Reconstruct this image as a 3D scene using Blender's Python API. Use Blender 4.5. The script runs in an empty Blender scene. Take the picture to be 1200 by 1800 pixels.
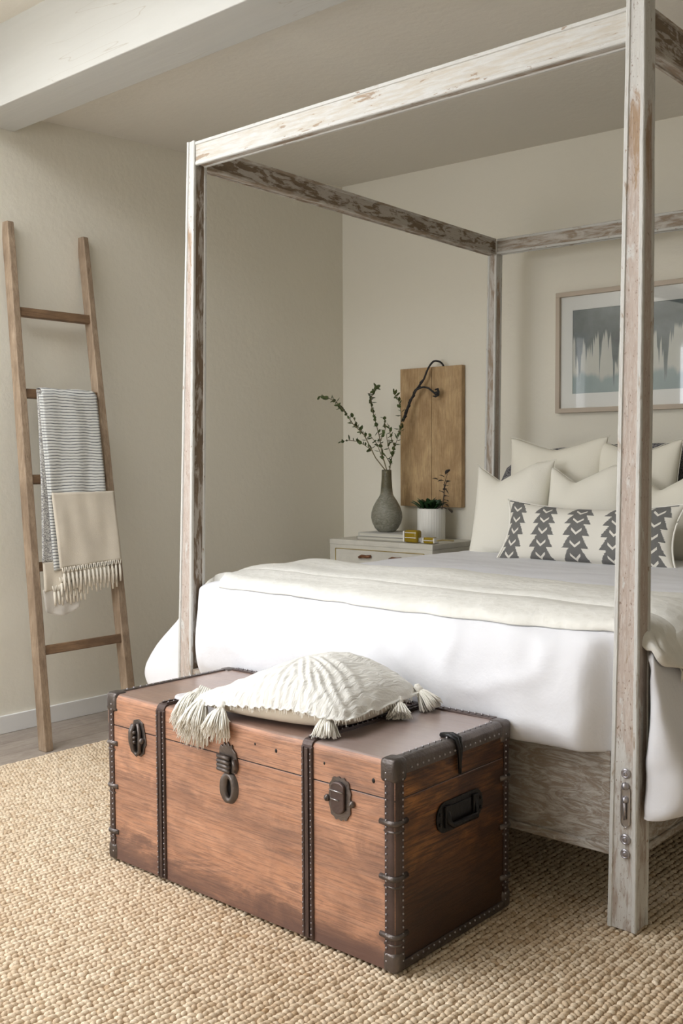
import bpy, bmesh, math, random
import numpy as np
from mathutils import Vector, Matrix, noise
random.seed(7)
SC = bpy.context.scene
COL = SC.collection

# ------------------------------------------------------------------ camera
CP = Vector((4.2985, -2.4958, 1.25)); YAW, PITCH, ROLL = .7193, -.0507, -.0049
R = Vector((math.cos(YAW), math.sin(YAW), 0)); D = Vector((-math.sin(YAW), math.cos(YAW), 0)); UPV = Vector((0, 0, 1))
F = D * math.cos(PITCH) + UPV * math.sin(PITCH); U = -D * math.sin(PITCH) + UPV * math.cos(PITCH)
X = R * math.cos(ROLL) + U * math.sin(ROLL); Y = -R * math.sin(ROLL) + U * math.cos(ROLL)
cam = bpy.data.cameras.new('camera'); cam.sensor_fit = 'HORIZONTAL'; cam.sensor_width = 36; cam.lens = 1808.2 / 1200 * 36
co = bpy.data.objects.new('camera', cam); COL.objects.link(co); SC.camera = co
m = Matrix.Identity(4)
for i in range(3):
    m[i][0] = X[i]; m[i][1] = Y[i]; m[i][2] = -F[i]; m[i][3] = CP[i]
co.matrix_world = m
# ------------------------------------------------------------------ sky and light
SKY_STRENGTH = 6.6
w = bpy.data.worlds.new('sky'); SC.world = w; w.use_nodes = True
bg = w.node_tree.nodes['Background']; bg.inputs[0].default_value = (.92, .948, 1.0, 1); bg.inputs[1].default_value = SKY_STRENGTH
SC.view_settings.view_transform = 'Standard'; SC.view_settings.look = 'None'
SC.view_settings.exposure = 0.34; SC.view_settings.gamma = 1.0; SC.view_settings.use_curve_mapping = False
FL = -.012                       # floor level; the rug's top is z = 0
WY = -4.6; RX = 7.2              # wall behind the camera, wall on the right
OPEN_L = [(-.84, -.60, .05, 2.33), (-4.4, -2.75, .75, 2.45)]      # openings in the left wall: y0 y1 z0 z1
OPEN_F = [(.2, 2.0, .85, 2.6)]                                  # in the wall behind the camera: x0 x1 z0 z1
ADDED_SKYLIGHT = (.15, 2.1, -3.0, -.85)                              # unseen opening, added for light from above, in the higher front ceiling: x0 x1 y0 y1
def portal(loc, sx, sy, rot):
    l = bpy.data.lights.new('window_daylight', 'AREA'); l.shape = 'RECTANGLE'; l.size = sx; l.size_y = sy
    l.cycles.is_portal = True
    o = bpy.data.objects.new('window_daylight', l); COL.objects.link(o); o.location = loc; o.rotation_euler = rot
for y0, y1, z0, z1 in OPEN_L: portal((-.16, (y0+y1)/2, (z0+z1)/2), z1-z0, y1-y0, (0, -math.pi/2, 0))
for x0, x1, z0, z1 in OPEN_F: portal(((x0+x1)/2, WY-.16, (z0+z1)/2), x1-x0, z1-z0, (math.pi/2, 0, 0))

portal(((ADDED_SKYLIGHT[0]+ADDED_SKYLIGHT[1])/2, (ADDED_SKYLIGHT[2]+ADDED_SKYLIGHT[3])/2, 3.37), ADDED_SKYLIGHT[1]-ADDED_SKYLIGHT[0], ADDED_SKYLIGHT[3]-ADDED_SKYLIGHT[2], (0, 0, 0))
# ------------------------------------------------------------------ materials
class NT:
    def __init__(s, name):
        s.m = bpy.data.materials.new(name); s.m.use_nodes = True; s.t = s.m.node_tree
        s.b = s.t.nodes['Principled BSDF']; s.out = s.t.nodes['Material Output']
    def n(s, k, **kw):
        x = s.t.nodes.new(k)
        for a, v in kw.items(): setattr(x, a, v)
        return x
    def l(s, a, b): s.t.links.new(a, b)
    def set(s, inp, v):
        if hasattr(v, 'is_linked') or hasattr(v, 'links'): s.l(v, inp)
        else: inp.default_value = v
    def coord(s, scale=(1, 1, 1), kind='Object', rot=(0, 0, 0)):
        c = s.n('ShaderNodeTexCoord'); mp = s.n('ShaderNodeMapping'); s.l(c.outputs[kind], mp.inputs[0])
        mp.inputs['Scale'].default_value = scale; mp.inputs['Rotation'].default_value = rot; return mp.outputs[0]
    def noise(s, vec, scale=5, detail=3, rough=.5, dist=0):
        x = s.n('ShaderNodeTexNoise'); s.l(vec, x.inputs['Vector']); x.inputs['Scale'].default_value = scale
        x.inputs['Detail'].default_value = detail; x.inputs['Roughness'].default_value = rough; x.inputs['Distortion'].default_value = dist
        return x.outputs[0]
    def math(s, op, a, b=0.0, c=None, clamp=False):
        x = s.n('ShaderNodeMath', operation=op); x.use_clamp = clamp; s.set(x.inputs[0], a); s.set(x.inputs[1], b)
        if c is not None: s.set(x.inputs[2], c)
        return x.outputs[0]
    def ramp(s, f, pts):
        x = s.n('ShaderNodeValToRGB'); s.l(f, x.inputs[0]); e = x.color_ramp.elements
        while len(e) < len(pts): e.new(.5)
        for q, (p, c) in zip(e, pts):
            q.position = p; q.color = (c, c, c, 1) if isinstance(c, (int, float)) else (*c, 1)
        return x.outputs[0]
    def mix(s, f, a, b):
        x = s.n('ShaderNodeMix', data_type='RGBA'); s.set(x.inputs[0], f)
        for i, v in ((6, a), (7, b)):
            if isinstance(v, tuple): x.inputs[i].default_value = (*v[:3], 1)
            else: s.l(v, x.inputs[i])
        return x.outputs[2]
    def bump(s, h, strength=.3, dist=.01):
        x = s.n('ShaderNodeBump'); x.inputs['Strength'].default_value = strength; x.inputs['Distance'].default_value = dist
        s.l(h, x.inputs['Height']); s.l(x.outputs[0], s.b.inputs['Normal']); return x
    def base(s, v): s.set(s.b.inputs['Base Color'], (*v, 1) if isinstance(v, tuple) else v)
    def rough(s, v): s.set(s.b.inputs['Roughness'], v)
    def sep(s, vec):
        x = s.n('ShaderNodeSeparateXYZ'); s.l(vec, x.inputs[0]); return x.outputs

def plain(name, col, rough=.7, metal=0, bump=None, var=0, spec=.5):
    t = NT(name); t.rough(rough); t.b.inputs['Metallic'].default_value = metal; t.b.inputs['Specular IOR Level'].default_value = spec
    if var:
        f = t.noise(t.coord((1, 1, 1)), 9, 4); t.base(t.mix(t.ramp(f, [(.3, 0), (.7, 1)]), tuple(c*(1-var) for c in col), tuple(min(1, c*(1+var)) for c in col)))
    else: t.base(tuple(col))
    if bump: t.bump(t.noise(t.coord((1, 1, 1)), bump[0], 4), bump[1], bump[2])
    return t.m

def m_plaster(name, col):
    t = NT(name); v = t.coord(); a = t.noise(v, 26, 5, .6); b = t.noise(v, 3, 2)
    t.base(t.mix(b, tuple(c*.97 for c in col), col)); t.rough(.9); t.bump(a, .35, .006); return t.m

def m_painted(name, kind, axis):
    """whitewashed old wood; kind 'edge' (paint left on), 'pink' (rubbed pinkish panel), 'worn' (much dark wood), 'cream'"""
    t = NT(name)
    st = [60, 60, 60]; st[axis] = 6
    pt = [26, 26, 26]; pt[axis] = 8.0
    g = t.noise(t.coord(tuple(st)), 1.6, 6, .65, .4); p = t.noise(t.coord(tuple(pt)), 1.1, 5, .62, .8); fs_ = [150]*3; fs_[axis] = 30; fine = t.noise(t.coord(tuple(fs_)), 1, 4, .7)
    mask = t.math('ADD', t.math('MULTIPLY', p, .62), t.math('MULTIPLY', g, .38))
    paint = t.mix(fine, (.52, .505, .465), (.70, .695, .665)); wood = t.mix(g, (.20, .125, .07), (.40, .285, .185))
    dark = t.mix(g, (.085, .058, .036), (.25, .175, .11))
    if kind == 'edge':
        ck = [75]*3; ck[axis] = 32; c = t.mix(t.ramp(mask, [(.585, 0), (.63, .75)]), paint, wood); c = t.mix(t.ramp(t.noise(t.coord(tuple(ck)), 1, 3, .6), [(.30, .8), (.335, 0)]), c, wood)
    elif kind == 'pink':
        pk = t.mix(g, (.37, .285, .235), (.58, .50, .44)); sp = t.ramp(fine, [(.46, 0), (.62, .55)])
        pk2 = t.mix(sp, pk, (.62, .575, .525))
        c = t.mix(t.ramp(mask, [(.36, 1), (.43, 0)]), pk2, paint); c = t.mix(t.ramp(mask, [(.60, 0), (.66, .8)]), c, wood)
        if axis == 2: c = t.mix(t.ramp(t.math('ADD', t.sep(t.coord())[2], t.math('MULTIPLY', p, .9)), [(.95, .85), (1.22, 0)]), c, t.mix(t.ramp(mask, [(.47, 0), (.56, .9)]), paint, t.mix(g, (.26, .195, .15), (.42, .34, .28))))
        if axis == 2:
            zz = t.math('SUBTRACT', t.math('ADD', t.sep(t.coord())[2], t.math('MULTIPLY', t.math('SUBTRACT', p, .5), .5)), 1.5)
            brown = t.math('MULTIPLY', t.ramp(zz, [(.47, 0), (.52, .85), (.62, .85), (.64, 0)]), t.ramp(g, [(.40, .2), (.55, 1)])); c = t.mix(brown, c, (.34, .22, .12)); c = t.mix(t.ramp(zz, [(.60, 0), (.68, .9)]), c, paint)
        sk = [210]*3; sk[axis] = 90; c = t.mix(t.ramp(t.noise(t.coord(tuple(sk)), 1, 2, .5), [(.30, .85), (.345, 0)]), c, (.24, .165, .115))
    elif kind == 'worn': c = t.mix(t.ramp(mask, [(.475, 0), (.53, 1)]), t.mix(g, (.36, .315, .265), (.52, .48, .43)), dark)
    elif kind == 'tan':
        c = t.mix(t.ramp(g, [(.42, 0), (.62, .7)]), paint, t.mix(g, (.42, .35, .26), (.58, .52, .42))); c = t.mix(t.ramp(mask, [(.585, 0), (.61, .8)]), c, wood)
    elif kind == 'board':
        w1 = t.noise(t.coord((9, 9, 30)), 1.0, 8, .72, 2.6); c = t.mix(t.ramp(w1, [(.40, 0), (.56, .95)]), t.mix(fine, (.42, .385, .34), (.60, .575, .53)), t.mix(w1, (.20, .15, .105), (.36, .29, .225))); mask = w1
    elif kind == 'panel': c = t.mix(t.ramp(mask, [(.42, 0), (.56, .95)]), t.mix(g, (.46, .425, .375), (.66, .635, .59)), t.mix(g, (.20, .14, .09), (.37, .285, .205)))
    else: c = t.mix(t.ramp(mask, [(.5, 0), (.58, .8)]), t.mix(fine, (.56, .535, .47), (.70, .68, .61)), wood)
    t.base(c); t.rough(.72); t.bump(t.math('ADD', t.math('MULTIPLY', mask, -1.2), t.math('MULTIPLY', fine, .35)), .75, .006)
    return t.m
_pc = {}
def PM(kind, axis):
    if (kind, axis) not in _pc: _pc[kind, axis] = m_painted('whitewashed_%s_%d' % (kind, axis), kind, axis)
    return _pc[kind, axis]

def m_wood(name, a, b, dark, axis, darkamt=.45, rough=.45, scale=1.0, grain=40, bottom=None, darkpos=.56, con=0, coat=0, band=None, grey=None):
    t = NT(name); st = [grain*scale]*3; st[axis] = 4.5*scale
    pt = [10*scale]*3; pt[axis] = 2.8*scale
    g = t.noise(t.coord(tuple(st)), 1.5, 6, .65, .3); p = t.noise(t.coord(tuple(pt)), 1, 7, .7, .6)
    s2 = [grain*5]*3; s2[axis] = 9; g2 = t.noise(t.coord(tuple(s2)), 1, 4, .7)
    c = t.mix(t.ramp(g, [(.22+.14*con, 0), (.80-.16*con, 1)]), a, b)
    c = t.mix(t.ramp(g2, [(.40+.03*con, .40+.3*con), (.52, 0)]), c, dark)
    s3 = [110]*3; s3[axis] = 1.3; g3 = t.noise(t.coord(tuple(s3)), 1, 2, .4, .4); c = t.mix(t.ramp(g3, [(.24, .8), (.30, 0)]), c, dark)
    bl = t.noise(t.coord(), 7, 5, .6, 1.0); c = t.mix(t.ramp(bl, [(.35, .35), (.6, 0)]), c, dark)
    mk = t.ramp(t.math('ADD', t.math('MULTIPLY', p, .65), t.math('MULTIPLY', g, .35)), [(darkpos-.06, 0), (darkpos+.1, darkamt)])
    c = t.mix(mk, c, dark)
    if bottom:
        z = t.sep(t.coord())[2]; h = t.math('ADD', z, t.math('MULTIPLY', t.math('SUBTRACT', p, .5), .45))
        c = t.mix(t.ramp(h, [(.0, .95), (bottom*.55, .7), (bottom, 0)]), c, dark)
    if band:
        z = t.sep(t.coord())[2]; h = t.math('ABSOLUTE', t.math('SUBTRACT', t.math('ADD', z, t.math('MULTIPLY', t.math('SUBTRACT', bl, .5), .16)), band)); c = t.mix(t.ramp(h, [(.0, .35), (.04, 0)]), c, dark)
    if grey:  # sheen towards the right end, put into the colour as a paler grey
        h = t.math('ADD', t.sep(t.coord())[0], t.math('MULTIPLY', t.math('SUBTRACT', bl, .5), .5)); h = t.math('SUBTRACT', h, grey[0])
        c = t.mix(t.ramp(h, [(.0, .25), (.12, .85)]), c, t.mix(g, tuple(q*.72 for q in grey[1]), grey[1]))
    t.base(c); t.rough(rough); t.b.inputs['Coat Weight'].default_value = coat; t.b.inputs['Coat Roughness'].default_value = .22; t.bump(t.math('ADD', g, t.math('MULTIPLY', g2, .4+con)), .3, .003); return t.m

M = dict(
    wall=m_plaster('warm_plaster', (.80, .76, .65)), ceil=m_plaster('ceiling_plaster', (.74, .70, .62)),
    trim=plain('painted_trim', (.80, .79, .76), .5), beam=None,
    metal=plain('aged_dark_metal', (.13, .11, .10), .34, .7, (120, .5, .003), .35),
    strap=plain('leather_brown_strap', (.075, .050, .044), .34, .3, (150, .4, .002), .3),
    bright=plain('rubbed_steel', (.45, .43, .42), .3, .9),
    black=plain('black_iron', (.012, .011, .011), .4, .3, (90, .4, .003)),
    rivet=plain('rivet_metal', (.42, .40, .42), .35, .8),
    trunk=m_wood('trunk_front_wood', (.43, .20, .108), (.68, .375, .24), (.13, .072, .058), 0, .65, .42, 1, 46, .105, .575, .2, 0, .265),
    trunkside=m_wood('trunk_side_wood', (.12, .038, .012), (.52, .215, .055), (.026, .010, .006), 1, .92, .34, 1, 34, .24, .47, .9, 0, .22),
    trunktop=m_wood('trunk_top_wood', (.27, .13, .08), (.40, .235, .155), (.15, .09, .075), 0, .5, .3, 1, 40, None, .56, 0, .8, None, (2.42, (.42, .33, .30))),  # last argument paints the sheen on the right of the lid
    duvet=None, ladder=m_wood('ladder_wood', (.25, .17, .105), (.54, .42, .30), (.13, .08, .045), 2, .75, .6, 1, 36, None, .54),
    rung=m_wood('rung_wood', (.17, .095, .045), (.36, .225, .125), (.08, .045, .025), 1, .6, .6, 1, 42, None, .5),
    board=m_wood('oak_board', (.48, .315, .15), (.68, .50, .28), (.24, .13, .05), 2, .6, .6, 1, 30, None, .5),
    plank=m_wood('grey_floor_plank', (.30, .25, .205), (.45, .39, .335), (.20, .16, .13), 1, .6, .5, 1, 24),
    cream=plain('cream_linen', (.80, .765, .66), .95, 0, (260, .35, .002)),
    cream2=plain('cream_wool', (.84, .81, .715), .95, 0, (200, .4, .002)),
    gauze=None, linen=plain('natural_linen', (.66, .59, .48), .95, 0, (240, .4, .002), .06),
    fringe=plain('linen_fringe', (.74, .68, .57), .95), strand=plain('cotton_strand', (.88, .85, .77), .95), greenp=plain('sage_cream_linen', (.60, .58, .44), .95, 0, (240, .3, .002)),
    branch=plain('green_brown_stem', (.20, .165, .09), .7), leaf=plain('olive_leaf', (.085, .12, .035), .5, 0, None, .3),
    leafd=plain('dark_leaf', (.022, .060, .018), .35, 0, None, .3), sprig=plain('dark_sprig', (.03, .022, .018), .6),
    cord=plain('black_cord', (.012, .010, .010), .6, 0, (200, .5, .002)), paper=plain('book_pages', (.60, .575, .49), .9, 0, (300, .3, .001)),
    cover=plain('book_cover', (.58, .57, .53), .7), cover2=plain('book_cover_grey', (.40, .38, .33), .7),
    white=plain('white_ceramic', (.78, .765, .71), .5), brass=plain('copper_pull', (.22, .10, .05), .45, .6, (80, .4, .002)),
    gold=plain('brass', (.62, .50, .22), .3, .9), frame=plain('pale_oak_frame', (.50, .42, .33), .6, 0, (60, .2, .001), .05),
    mat=plain('picture_mat', (.72, .71, .66), .9), sheer=None, base=plain('rug_backing', (.30, .20, .11), .95),
    mattress=plain('mattress_ticking', (.75, .74, .71), .9), stone=plain('pale_stone', (.68, .655, .66), .35, 0, None, .1))

def build_special():
    t = NT('white_beam_paint'); v = t.coord((.6, 6, 6)); g = t.noise(v, 3, 5, .6, .5); v2 = t.coord()
    vor = t.n('ShaderNodeTexVoronoi'); t.l(t.coord((3.2, 5, 5)), vor.inputs['Vector']); vor.inputs['Scale'].default_value = 1.0
    knot = t.ramp(vor.outputs['Distance'], [(.028, 1), (.05, 0)])
    wave = t.noise(t.coord((.5, 5, 5)), 2.2, 2, .5); crack = t.ramp(t.math('ABSOLUTE', t.math('SUBTRACT', wave, .5)), [(.0015, .6), (.004, 0)])
    gate = t.ramp(t.noise(t.coord((1, 1, 1)), 2.2, 1), [(.5, 0), (.56, 1)])
    t.base(t.mix(knot, t.mix(t.math('MULTIPLY', crack, gate), t.mix(g, (.54, .535, .50), (.61, .605, .57)), (.40, .35, .28)), (.22, .15, .09))); t.rough(.6); t.bump(g, .3, .004); M['beam'] = t.m
    t = NT('white_cotton'); v = t.coord(); a = t.noise(v, 6, 5, .6, .3); b = t.noise(v, 45, 4, .6, .6)
    t.base((.78, .78, .805)); t.rough(.9); t.bump(t.math('ADD', a, t.math('MULTIPLY', b, .12)), .35, .014); M['duvet'] = t.m
    t = NT('cream_matelasse'); v = t.coord(); a = t.n('ShaderNodeTexVoronoi'); t.l(v, a.inputs['Vector']); a.inputs['Scale'].default_value = 38
    t.base(t.mix(a.outputs['Distance'], (.76, .745, .685), (.82, .805, .75))); t.rough(.95); b = t.noise(v, 120, 3)
    t.bump(t.math('ADD', a.outputs['Distance'], t.math('MULTIPLY', b, .5)), .45, .004); M['throw'] = t.m
    t = NT('crinkled_gauze'); v = t.coord((60, 14, 14), rot=(0, 0, .15)); a = t.noise(v, 1, 4, .6, .6)
    t.base(t.mix(a, (.76, .74, .68), (.88, .865, .81))); t.rough(.95); t.bump(a, .8, .012); M['gauze'] = t.m
    t = NT('sheer_cloth'); t.base((.72, .67, .60)); t.rough(.95); t.b.inputs['Alpha'].default_value = .55; M['sheer'] = t.m
    # striped woven throw
    t = NT('striped_weave'); z = t.sep(t.coord())[2]; n1 = t.noise(t.coord((1, 6, 3)), 1.5, 2); zz = t.math('ADD', z, t.math('MULTIPLY', n1, .02))
    s = t.math('ABSOLUTE', t.math('SINE', t.math('MULTIPLY', zz, math.pi/.0135)))
    br = t.noise(t.coord((1, 60, 200)), 1, 2); k = t.ramp(t.math('ADD', s, t.math('MULTIPLY', br, .35)), [(.42, 1), (.72, 0)])
    t.base(t.mix(k, (.68, .68, .64), (.12, .125, .135))); t.rough(.95); t.bump(s, .4, .003); M['stripe'] = t.m
    t = NT('speckled_weave'); n1 = t.noise(t.coord((70, 70, 160)), 1.6, 2, .6); t.base(t.mix(t.ramp(n1, [(.46, 0), (.56, 1)]), (.64, .63, .585), (.25, .24, .24))); t.rough(.95); M['speckle'] = t.m
    # charcoal tweed headboard
    t = NT('charcoal_tweed'); n1 = t.noise(t.coord(), 170, 3, .7); t.base(t.mix(t.ramp(n1, [(.42, 0), (.6, 1)]), (.05, .05, .055), (.30, .29, .29))); t.rough(.95); t.bump(n1, .5, .003); M['tweed'] = t.m
    # glazed vase
    t = NT('sage_crackle_glass'); v = t.coord((1, 1, 2.2)); n1 = t.noise(v, 26, 5, .6, 2.0); z = t.sep(t.coord())[2]
    zt = t.ramp(z, [(.0, 0), (.205, 0), (.26, 1)])
    c = t.mix(t.ramp(n1, [(.35, 0), (.7, 1)]), (.17, .165, .12), (.34, .33, .27)); c = t.mix(zt, c, (.115, .105, .06)); t.base(c); t.rough(.28)
    t.bump(n1, .7, .008); M['vase'] = t.m
    t = NT('amber_glass'); t.base((.42, .28, .012)); t.rough(.1); M['amber'] = t.m; t.b.inputs['Transmission Weight'].default_value = .35
    t = NT('clear_crystal'); t.base((.9, .9, .9)); t.rough(.05); t.b.inputs['Transmission Weight'].default_value = .7; M['crystal'] = t.m
    # picture glazing: clear sheet that mirrors the room faintly
    t = NT('picture_glazing'); tr = t.n('ShaderNodeBsdfTransparent'); gl = t.n('ShaderNodeBsdfGlossy'); gl.inputs['Roughness'].default_value = .02
    fr = t.n('ShaderNodeFresnel'); fr.inputs['IOR'].default_value = 1.7; mx = t.n('ShaderNodeMixShader')
    t.l(fr.outputs[0], mx.inputs[0]); t.l(tr.outputs[0], mx.inputs[1]); t.l(gl.outputs[0], mx.inputs[2]); t.l(mx.outputs[0], t.out.inputs[0]); M['glass'] = t.m
    # watercolour: dark grey-green band dripping downwards, pale ground, teal band low down (object coords: x along, z up, origin = lower left)
    t = NT('watercolour_print'); s = t.sep(t.coord()); xx, zz = s[0], s[2]
    n1 = t.noise(t.coord((36, 1, .8)), 1, 2, .6); n2 = t.noise(t.coord(), 6, 5, .65); n3 = t.noise(t.coord((8, 1, 2)), 1.2, 3, .6, .5)
    drip = t.math('MULTIPLY', t.math('POWER', t.math('MULTIPLY', t.math('SUBTRACT', n1, .36, clamp=True), 3.2), 1.6), .30)
    bd = t.math('SUBTRACT', .315, drip); mk = t.ramp(t.math('ADD', t.math('SUBTRACT', zz, bd), .5), [(.492, 0), (.515, 1)])
    darkc = t.mix(t.ramp(n2, [(.3, 0), (.7, 1)]), (.055, .070, .068), (.19, .22, .21))
    low = t.ramp(t.math('ADD', zz, t.math('MULTIPLY', t.math('SUBTRACT', n3, .5), .12)), [(.085, 1), (.115, 0)])
    ground = t.mix(low, t.mix(n2, (.50, .50, .43), (.62, .61, .54)), t.mix(n2, (.20, .27, .26), (.37, .43, .41)))
    t.base(t.mix(mk, ground, darkc)); t.rough(.8); M['art'] = t.m
    # lumbar cushion print: columns of stacked arrowheads
    t = NT('arrow_print'); uv = t.coord(kind='UV'); q = t.sep(uv)
    u = t.math('ADD', t.math('MULTIPLY', q[0], 4.9), .1); row = t.math('MULTIPLY', q[1], 5.2)
    wob = t.math('MULTIPLY', t.math('SUBTRACT', t.noise(uv, 60, 2), .5), .10)
    fu = t.math('ABSOLUTE', t.math('SUBTRACT', t.math('FRACT', u), .5)); fv = t.math('FRACT', row)
    wid = t.math('ADD', t.math('MULTIPLY', t.math('SUBTRACT', 1.0, fv), .19), .17); a = t.math('LESS_THAN', t.math('ADD', fu, wob), wid)
    ch = t.math('ABSOLUTE', t.math('SUBTRACT', t.math('SUBTRACT', fv, .15), t.math('MULTIPLY', fu, 2.6))); vm = t.math('MULTIPLY', t.math('LESS_THAN', ch, .105), t.math('LESS_THAN', fu, .14))
    mk = t.math('MULTIPLY', a, t.math('SUBTRACT', 1.0, vm)); sp = t.ramp(t.noise(uv, 300, 2), [(.35, .72), (.6, 1)])
    t.base(t.mix(t.math('MULTIPLY', mk, sp), (.76, .73, .65), (.085, .085, .085))); t.rough(.95); t.bump(t.noise(t.coord(), 240, 2), .3, .002); M['print'] = t.m
    # jute knots take a tint from an attribute
    t = NT('jute_knot'); at = t.n('ShaderNodeAttribute', attribute_name='tint'); n1 = t.noise(t.coord((1, 1, 1)), 420, 2, .6)
    c = t.mix(at.outputs['Fac'], (.50, .355, .215), (.82, .695, .525)); t.base(t.mix(t.ramp(n1, [(.35, .35), (.6, 0)]), c, (.34, .21, .10))); t.rough(.9); M['knot'] = t.m
build_special()

# ------------------------------------------------------------------ mesh helpers
class MB:
    def __init__(s): s.v = []; s.f = []; s.mi = []; s.uv = {}
    def add(s, vs, fs, mi=0):
        o = len(s.v); s.v += [tuple(v) for v in vs]
        for f in fs: s.f.append(tuple(o+i for i in f)); s.mi.append(mi)
        return s
    def box(s, x0, x1, y0, y1, z0, z1, mi=0, rot=None, c=None):
        vs = [Vector((x, y, z)) for z in (z0, z1) for y in (y0, y1) for x in (x0, x1)]
        if rot: c = Vector(c or ((x0+x1)/2, (y0+y1)/2, (z0+z1)/2)); vs = [rot @ (v-c) + c for v in vs]
        return s.add(vs, [(0, 2, 3, 1), (4, 5, 7, 6), (0, 1, 5, 4), (2, 6, 7, 3), (0, 4, 6, 2), (1, 3, 7, 5)], mi)
    def rings(s, rs, mi=0, caps=True, closed=True):
        n = len(rs[0]); vs = [v for r in rs for v in r]; fs = []
        for i in range(len(rs)-1):
            for j in range(n if closed else n-1):
                a = i*n+j; b = i*n+(j+1) % n; fs.append((a, b, b+n, a+n))
        if caps: fs.append(tuple(reversed(range(n)))); fs.append(tuple((len(rs)-1)*n+j for j in range(n)))
        return s.add(vs, fs, mi)
    def tube(s, pts, r, n=8, mi=0, flat=1.0):
        pts = [Vector(p) for p in pts]; rr = r if isinstance(r, (list, tuple)) else [r]*len(pts); rs = []; up = Vector((.13, .31, .94)).normalized()
        for i, p in enumerate(pts):
            d = (pts[min(i+1, len(pts)-1)] - pts[max(i-1, 0)]).normalized()
            a = d.cross(up)
            if a.length < .1: a = d.cross(Vector((1, 0, 0)))
            a.normalize(); b = d.cross(a); rs.append([p + (a*math.cos(2*math.pi*k/n) + b*math.sin(2*math.pi*k/n)*flat)*rr[i] for k in range(n)])
        return s.rings(rs, mi)
    def lathe(s, prof, c=(0, 0, 0), n=32, mi=0, rfun=None):
        rs = []
        for r, z in prof: rs.append([(c[0]+r*(rfun(k/n) if rfun else 1)*math.cos(2*math.pi*k/n), c[1]+r*(rfun(k/n) if rfun else 1)*math.sin(2*math.pi*k/n), c[2]+z) for k in range(n)])
        return s.rings(rs, mi)
    def ball(s, c, r, n=8, mi=0, sc=(1, 1, 1)):
        k = n//2; rs = [[(c[0]+r*sc[0]*max(.02, math.sin(math.pi*i/k))*math.cos(2*math.pi*j/n), c[1]+r*sc[1]*max(.02, math.sin(math.pi*i/k))*math.sin(2*math.pi*j/n), c[2]-r*sc[2]*math.cos(math.pi*i/k)) for j in range(n)] for i in range(k+1)]
        return s.rings(rs, mi)
    def plate(s, outline, org, ux, uy, th, mi=0):
        """flat outline (a,b) in axes ux, uy, thickness th along ux x uy"""
        org, ux, uy = Vector(org), Vector(ux), Vector(uy); nz = ux.cross(uy).normalized()
        a = [org+ux*p[0]+uy*p[1] for p in outline]; return s.rings([a, [q+nz*th for q in a]], mi)

def obj(name, mb, mats, parent=None, smooth=False, bevel=0, seg=2, subsurf=0, solid=0, loc=None, uvs=None, auto=None):
    me = bpy.data.meshes.new(name); me.from_pydata(mb.v, [], mb.f)
    for q in (mats if isinstance(mats, (list, tuple)) else [mats]): me.materials.append(q)
    me.polygons.foreach_set('material_index', mb.mi)
    if smooth: me.polygons.foreach_set('use_smooth', [True]*len(mb.f))
    if uvs:
        ul = me.uv_layers.new(name='UVMap')
        for lp in me.loops: ul.data[lp.index].uv = uvs[lp.vertex_index]
    bm = bmesh.new(); bm.from_mesh(me); bmesh.ops.recalc_face_normals(bm, faces=bm.faces); bm.to_mesh(me); bm.free()
    o = bpy.data.objects.new(name, me); COL.objects.link(o)
    if loc: o.location = loc
    if parent: o.parent = parent
    if solid:
        q = o.modifiers.new('s', 'SOLIDIFY'); q.thickness = solid; q.offset = -1
    if bevel:
        q = o.modifiers.new('b', 'BEVEL'); q.width = bevel; q.segments = seg; q.limit_method = 'ANGLE'; q.angle_limit = .6
    if subsurf:
        q = o.modifiers.new('u', 'SUBSURF'); q.levels = q.render_levels = subsurf
    return o
def tag(o, label=None, cat=None, group=None, kind=None):
    if label: o['label'] = label
    if cat: o['category'] = cat
    if group: o['group'] = group
    if kind: o['kind'] = kind
    return o
def thing(name, label, cat, loc=(0, 0, 0), group=None):
    o = bpy.data.objects.new(name, None); o.empty_display_size = .05; COL.objects.link(o); o.location = loc
    return tag(o, label, cat, group)
def rebase(root):
    """children were modelled in world coordinates: keep them there"""
    for c in root.children: c.matrix_parent_inverse = Matrix.Translation(-root.location)

# ------------------------------------------------------------------ room
def wall_with_holes(a0, a1, z0, z1, holes, put):
    mb = MB(); cur = a0
    for h0, h1, hz0, hz1 in sorted(holes):
        put(mb, cur, h0, z0, z1); put(mb, h0, h1, z0, hz0); put(mb, h0, h1, hz1, z1); cur = h1
    put(mb, cur, a1, z0, z1); return mb
H = 3.25
fl = tag(obj('floor', MB().box(-.15, RX, WY, 2.55, FL-.10, FL-.012), M['base']), kind='structure')
random.seed(3)
px = 0.0; k = 0
while px < RX:
    w_ = .165; y = WY - random.random()*1.2
    while y < 2.43:
        y1 = min(2.43, y + random.uniform(1.7, 2.4)); ys = max(WY, y)
        if y1 > ys+.02:
            obj('plank', MB().box(px+.0012, min(RX, px+w_-.0012), ys+.001, y1-.001, FL-.012, FL), M['plank'], fl, bevel=.0015, seg=1)
        y = y1
    px += w_
tag(obj('wall_left', wall_with_holes(WY-.15, 2.58, FL-.1, H, OPEN_L, lambda mb, a, b, c, d: mb.box(-.15, 0, a, b, c, d)), M['wall']), kind='structure')
tag(obj('wall_back', MB().box(0, RX, 2.434, 2.58, FL-.1, H), M['wall']), kind='structure')
tag(obj('wall_right', MB().box(RX, RX+.15, WY-.15, 2.58, FL-.1, H), M['wall']), kind='structure')
tag(obj('wall_front', wall_with_holes(0, RX, FL-.1, H, OPEN_F, lambda mb, a, b, c, d: mb.box(a, b, WY-.15, WY, c, d)), M['wall']), kind='structure')
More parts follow.
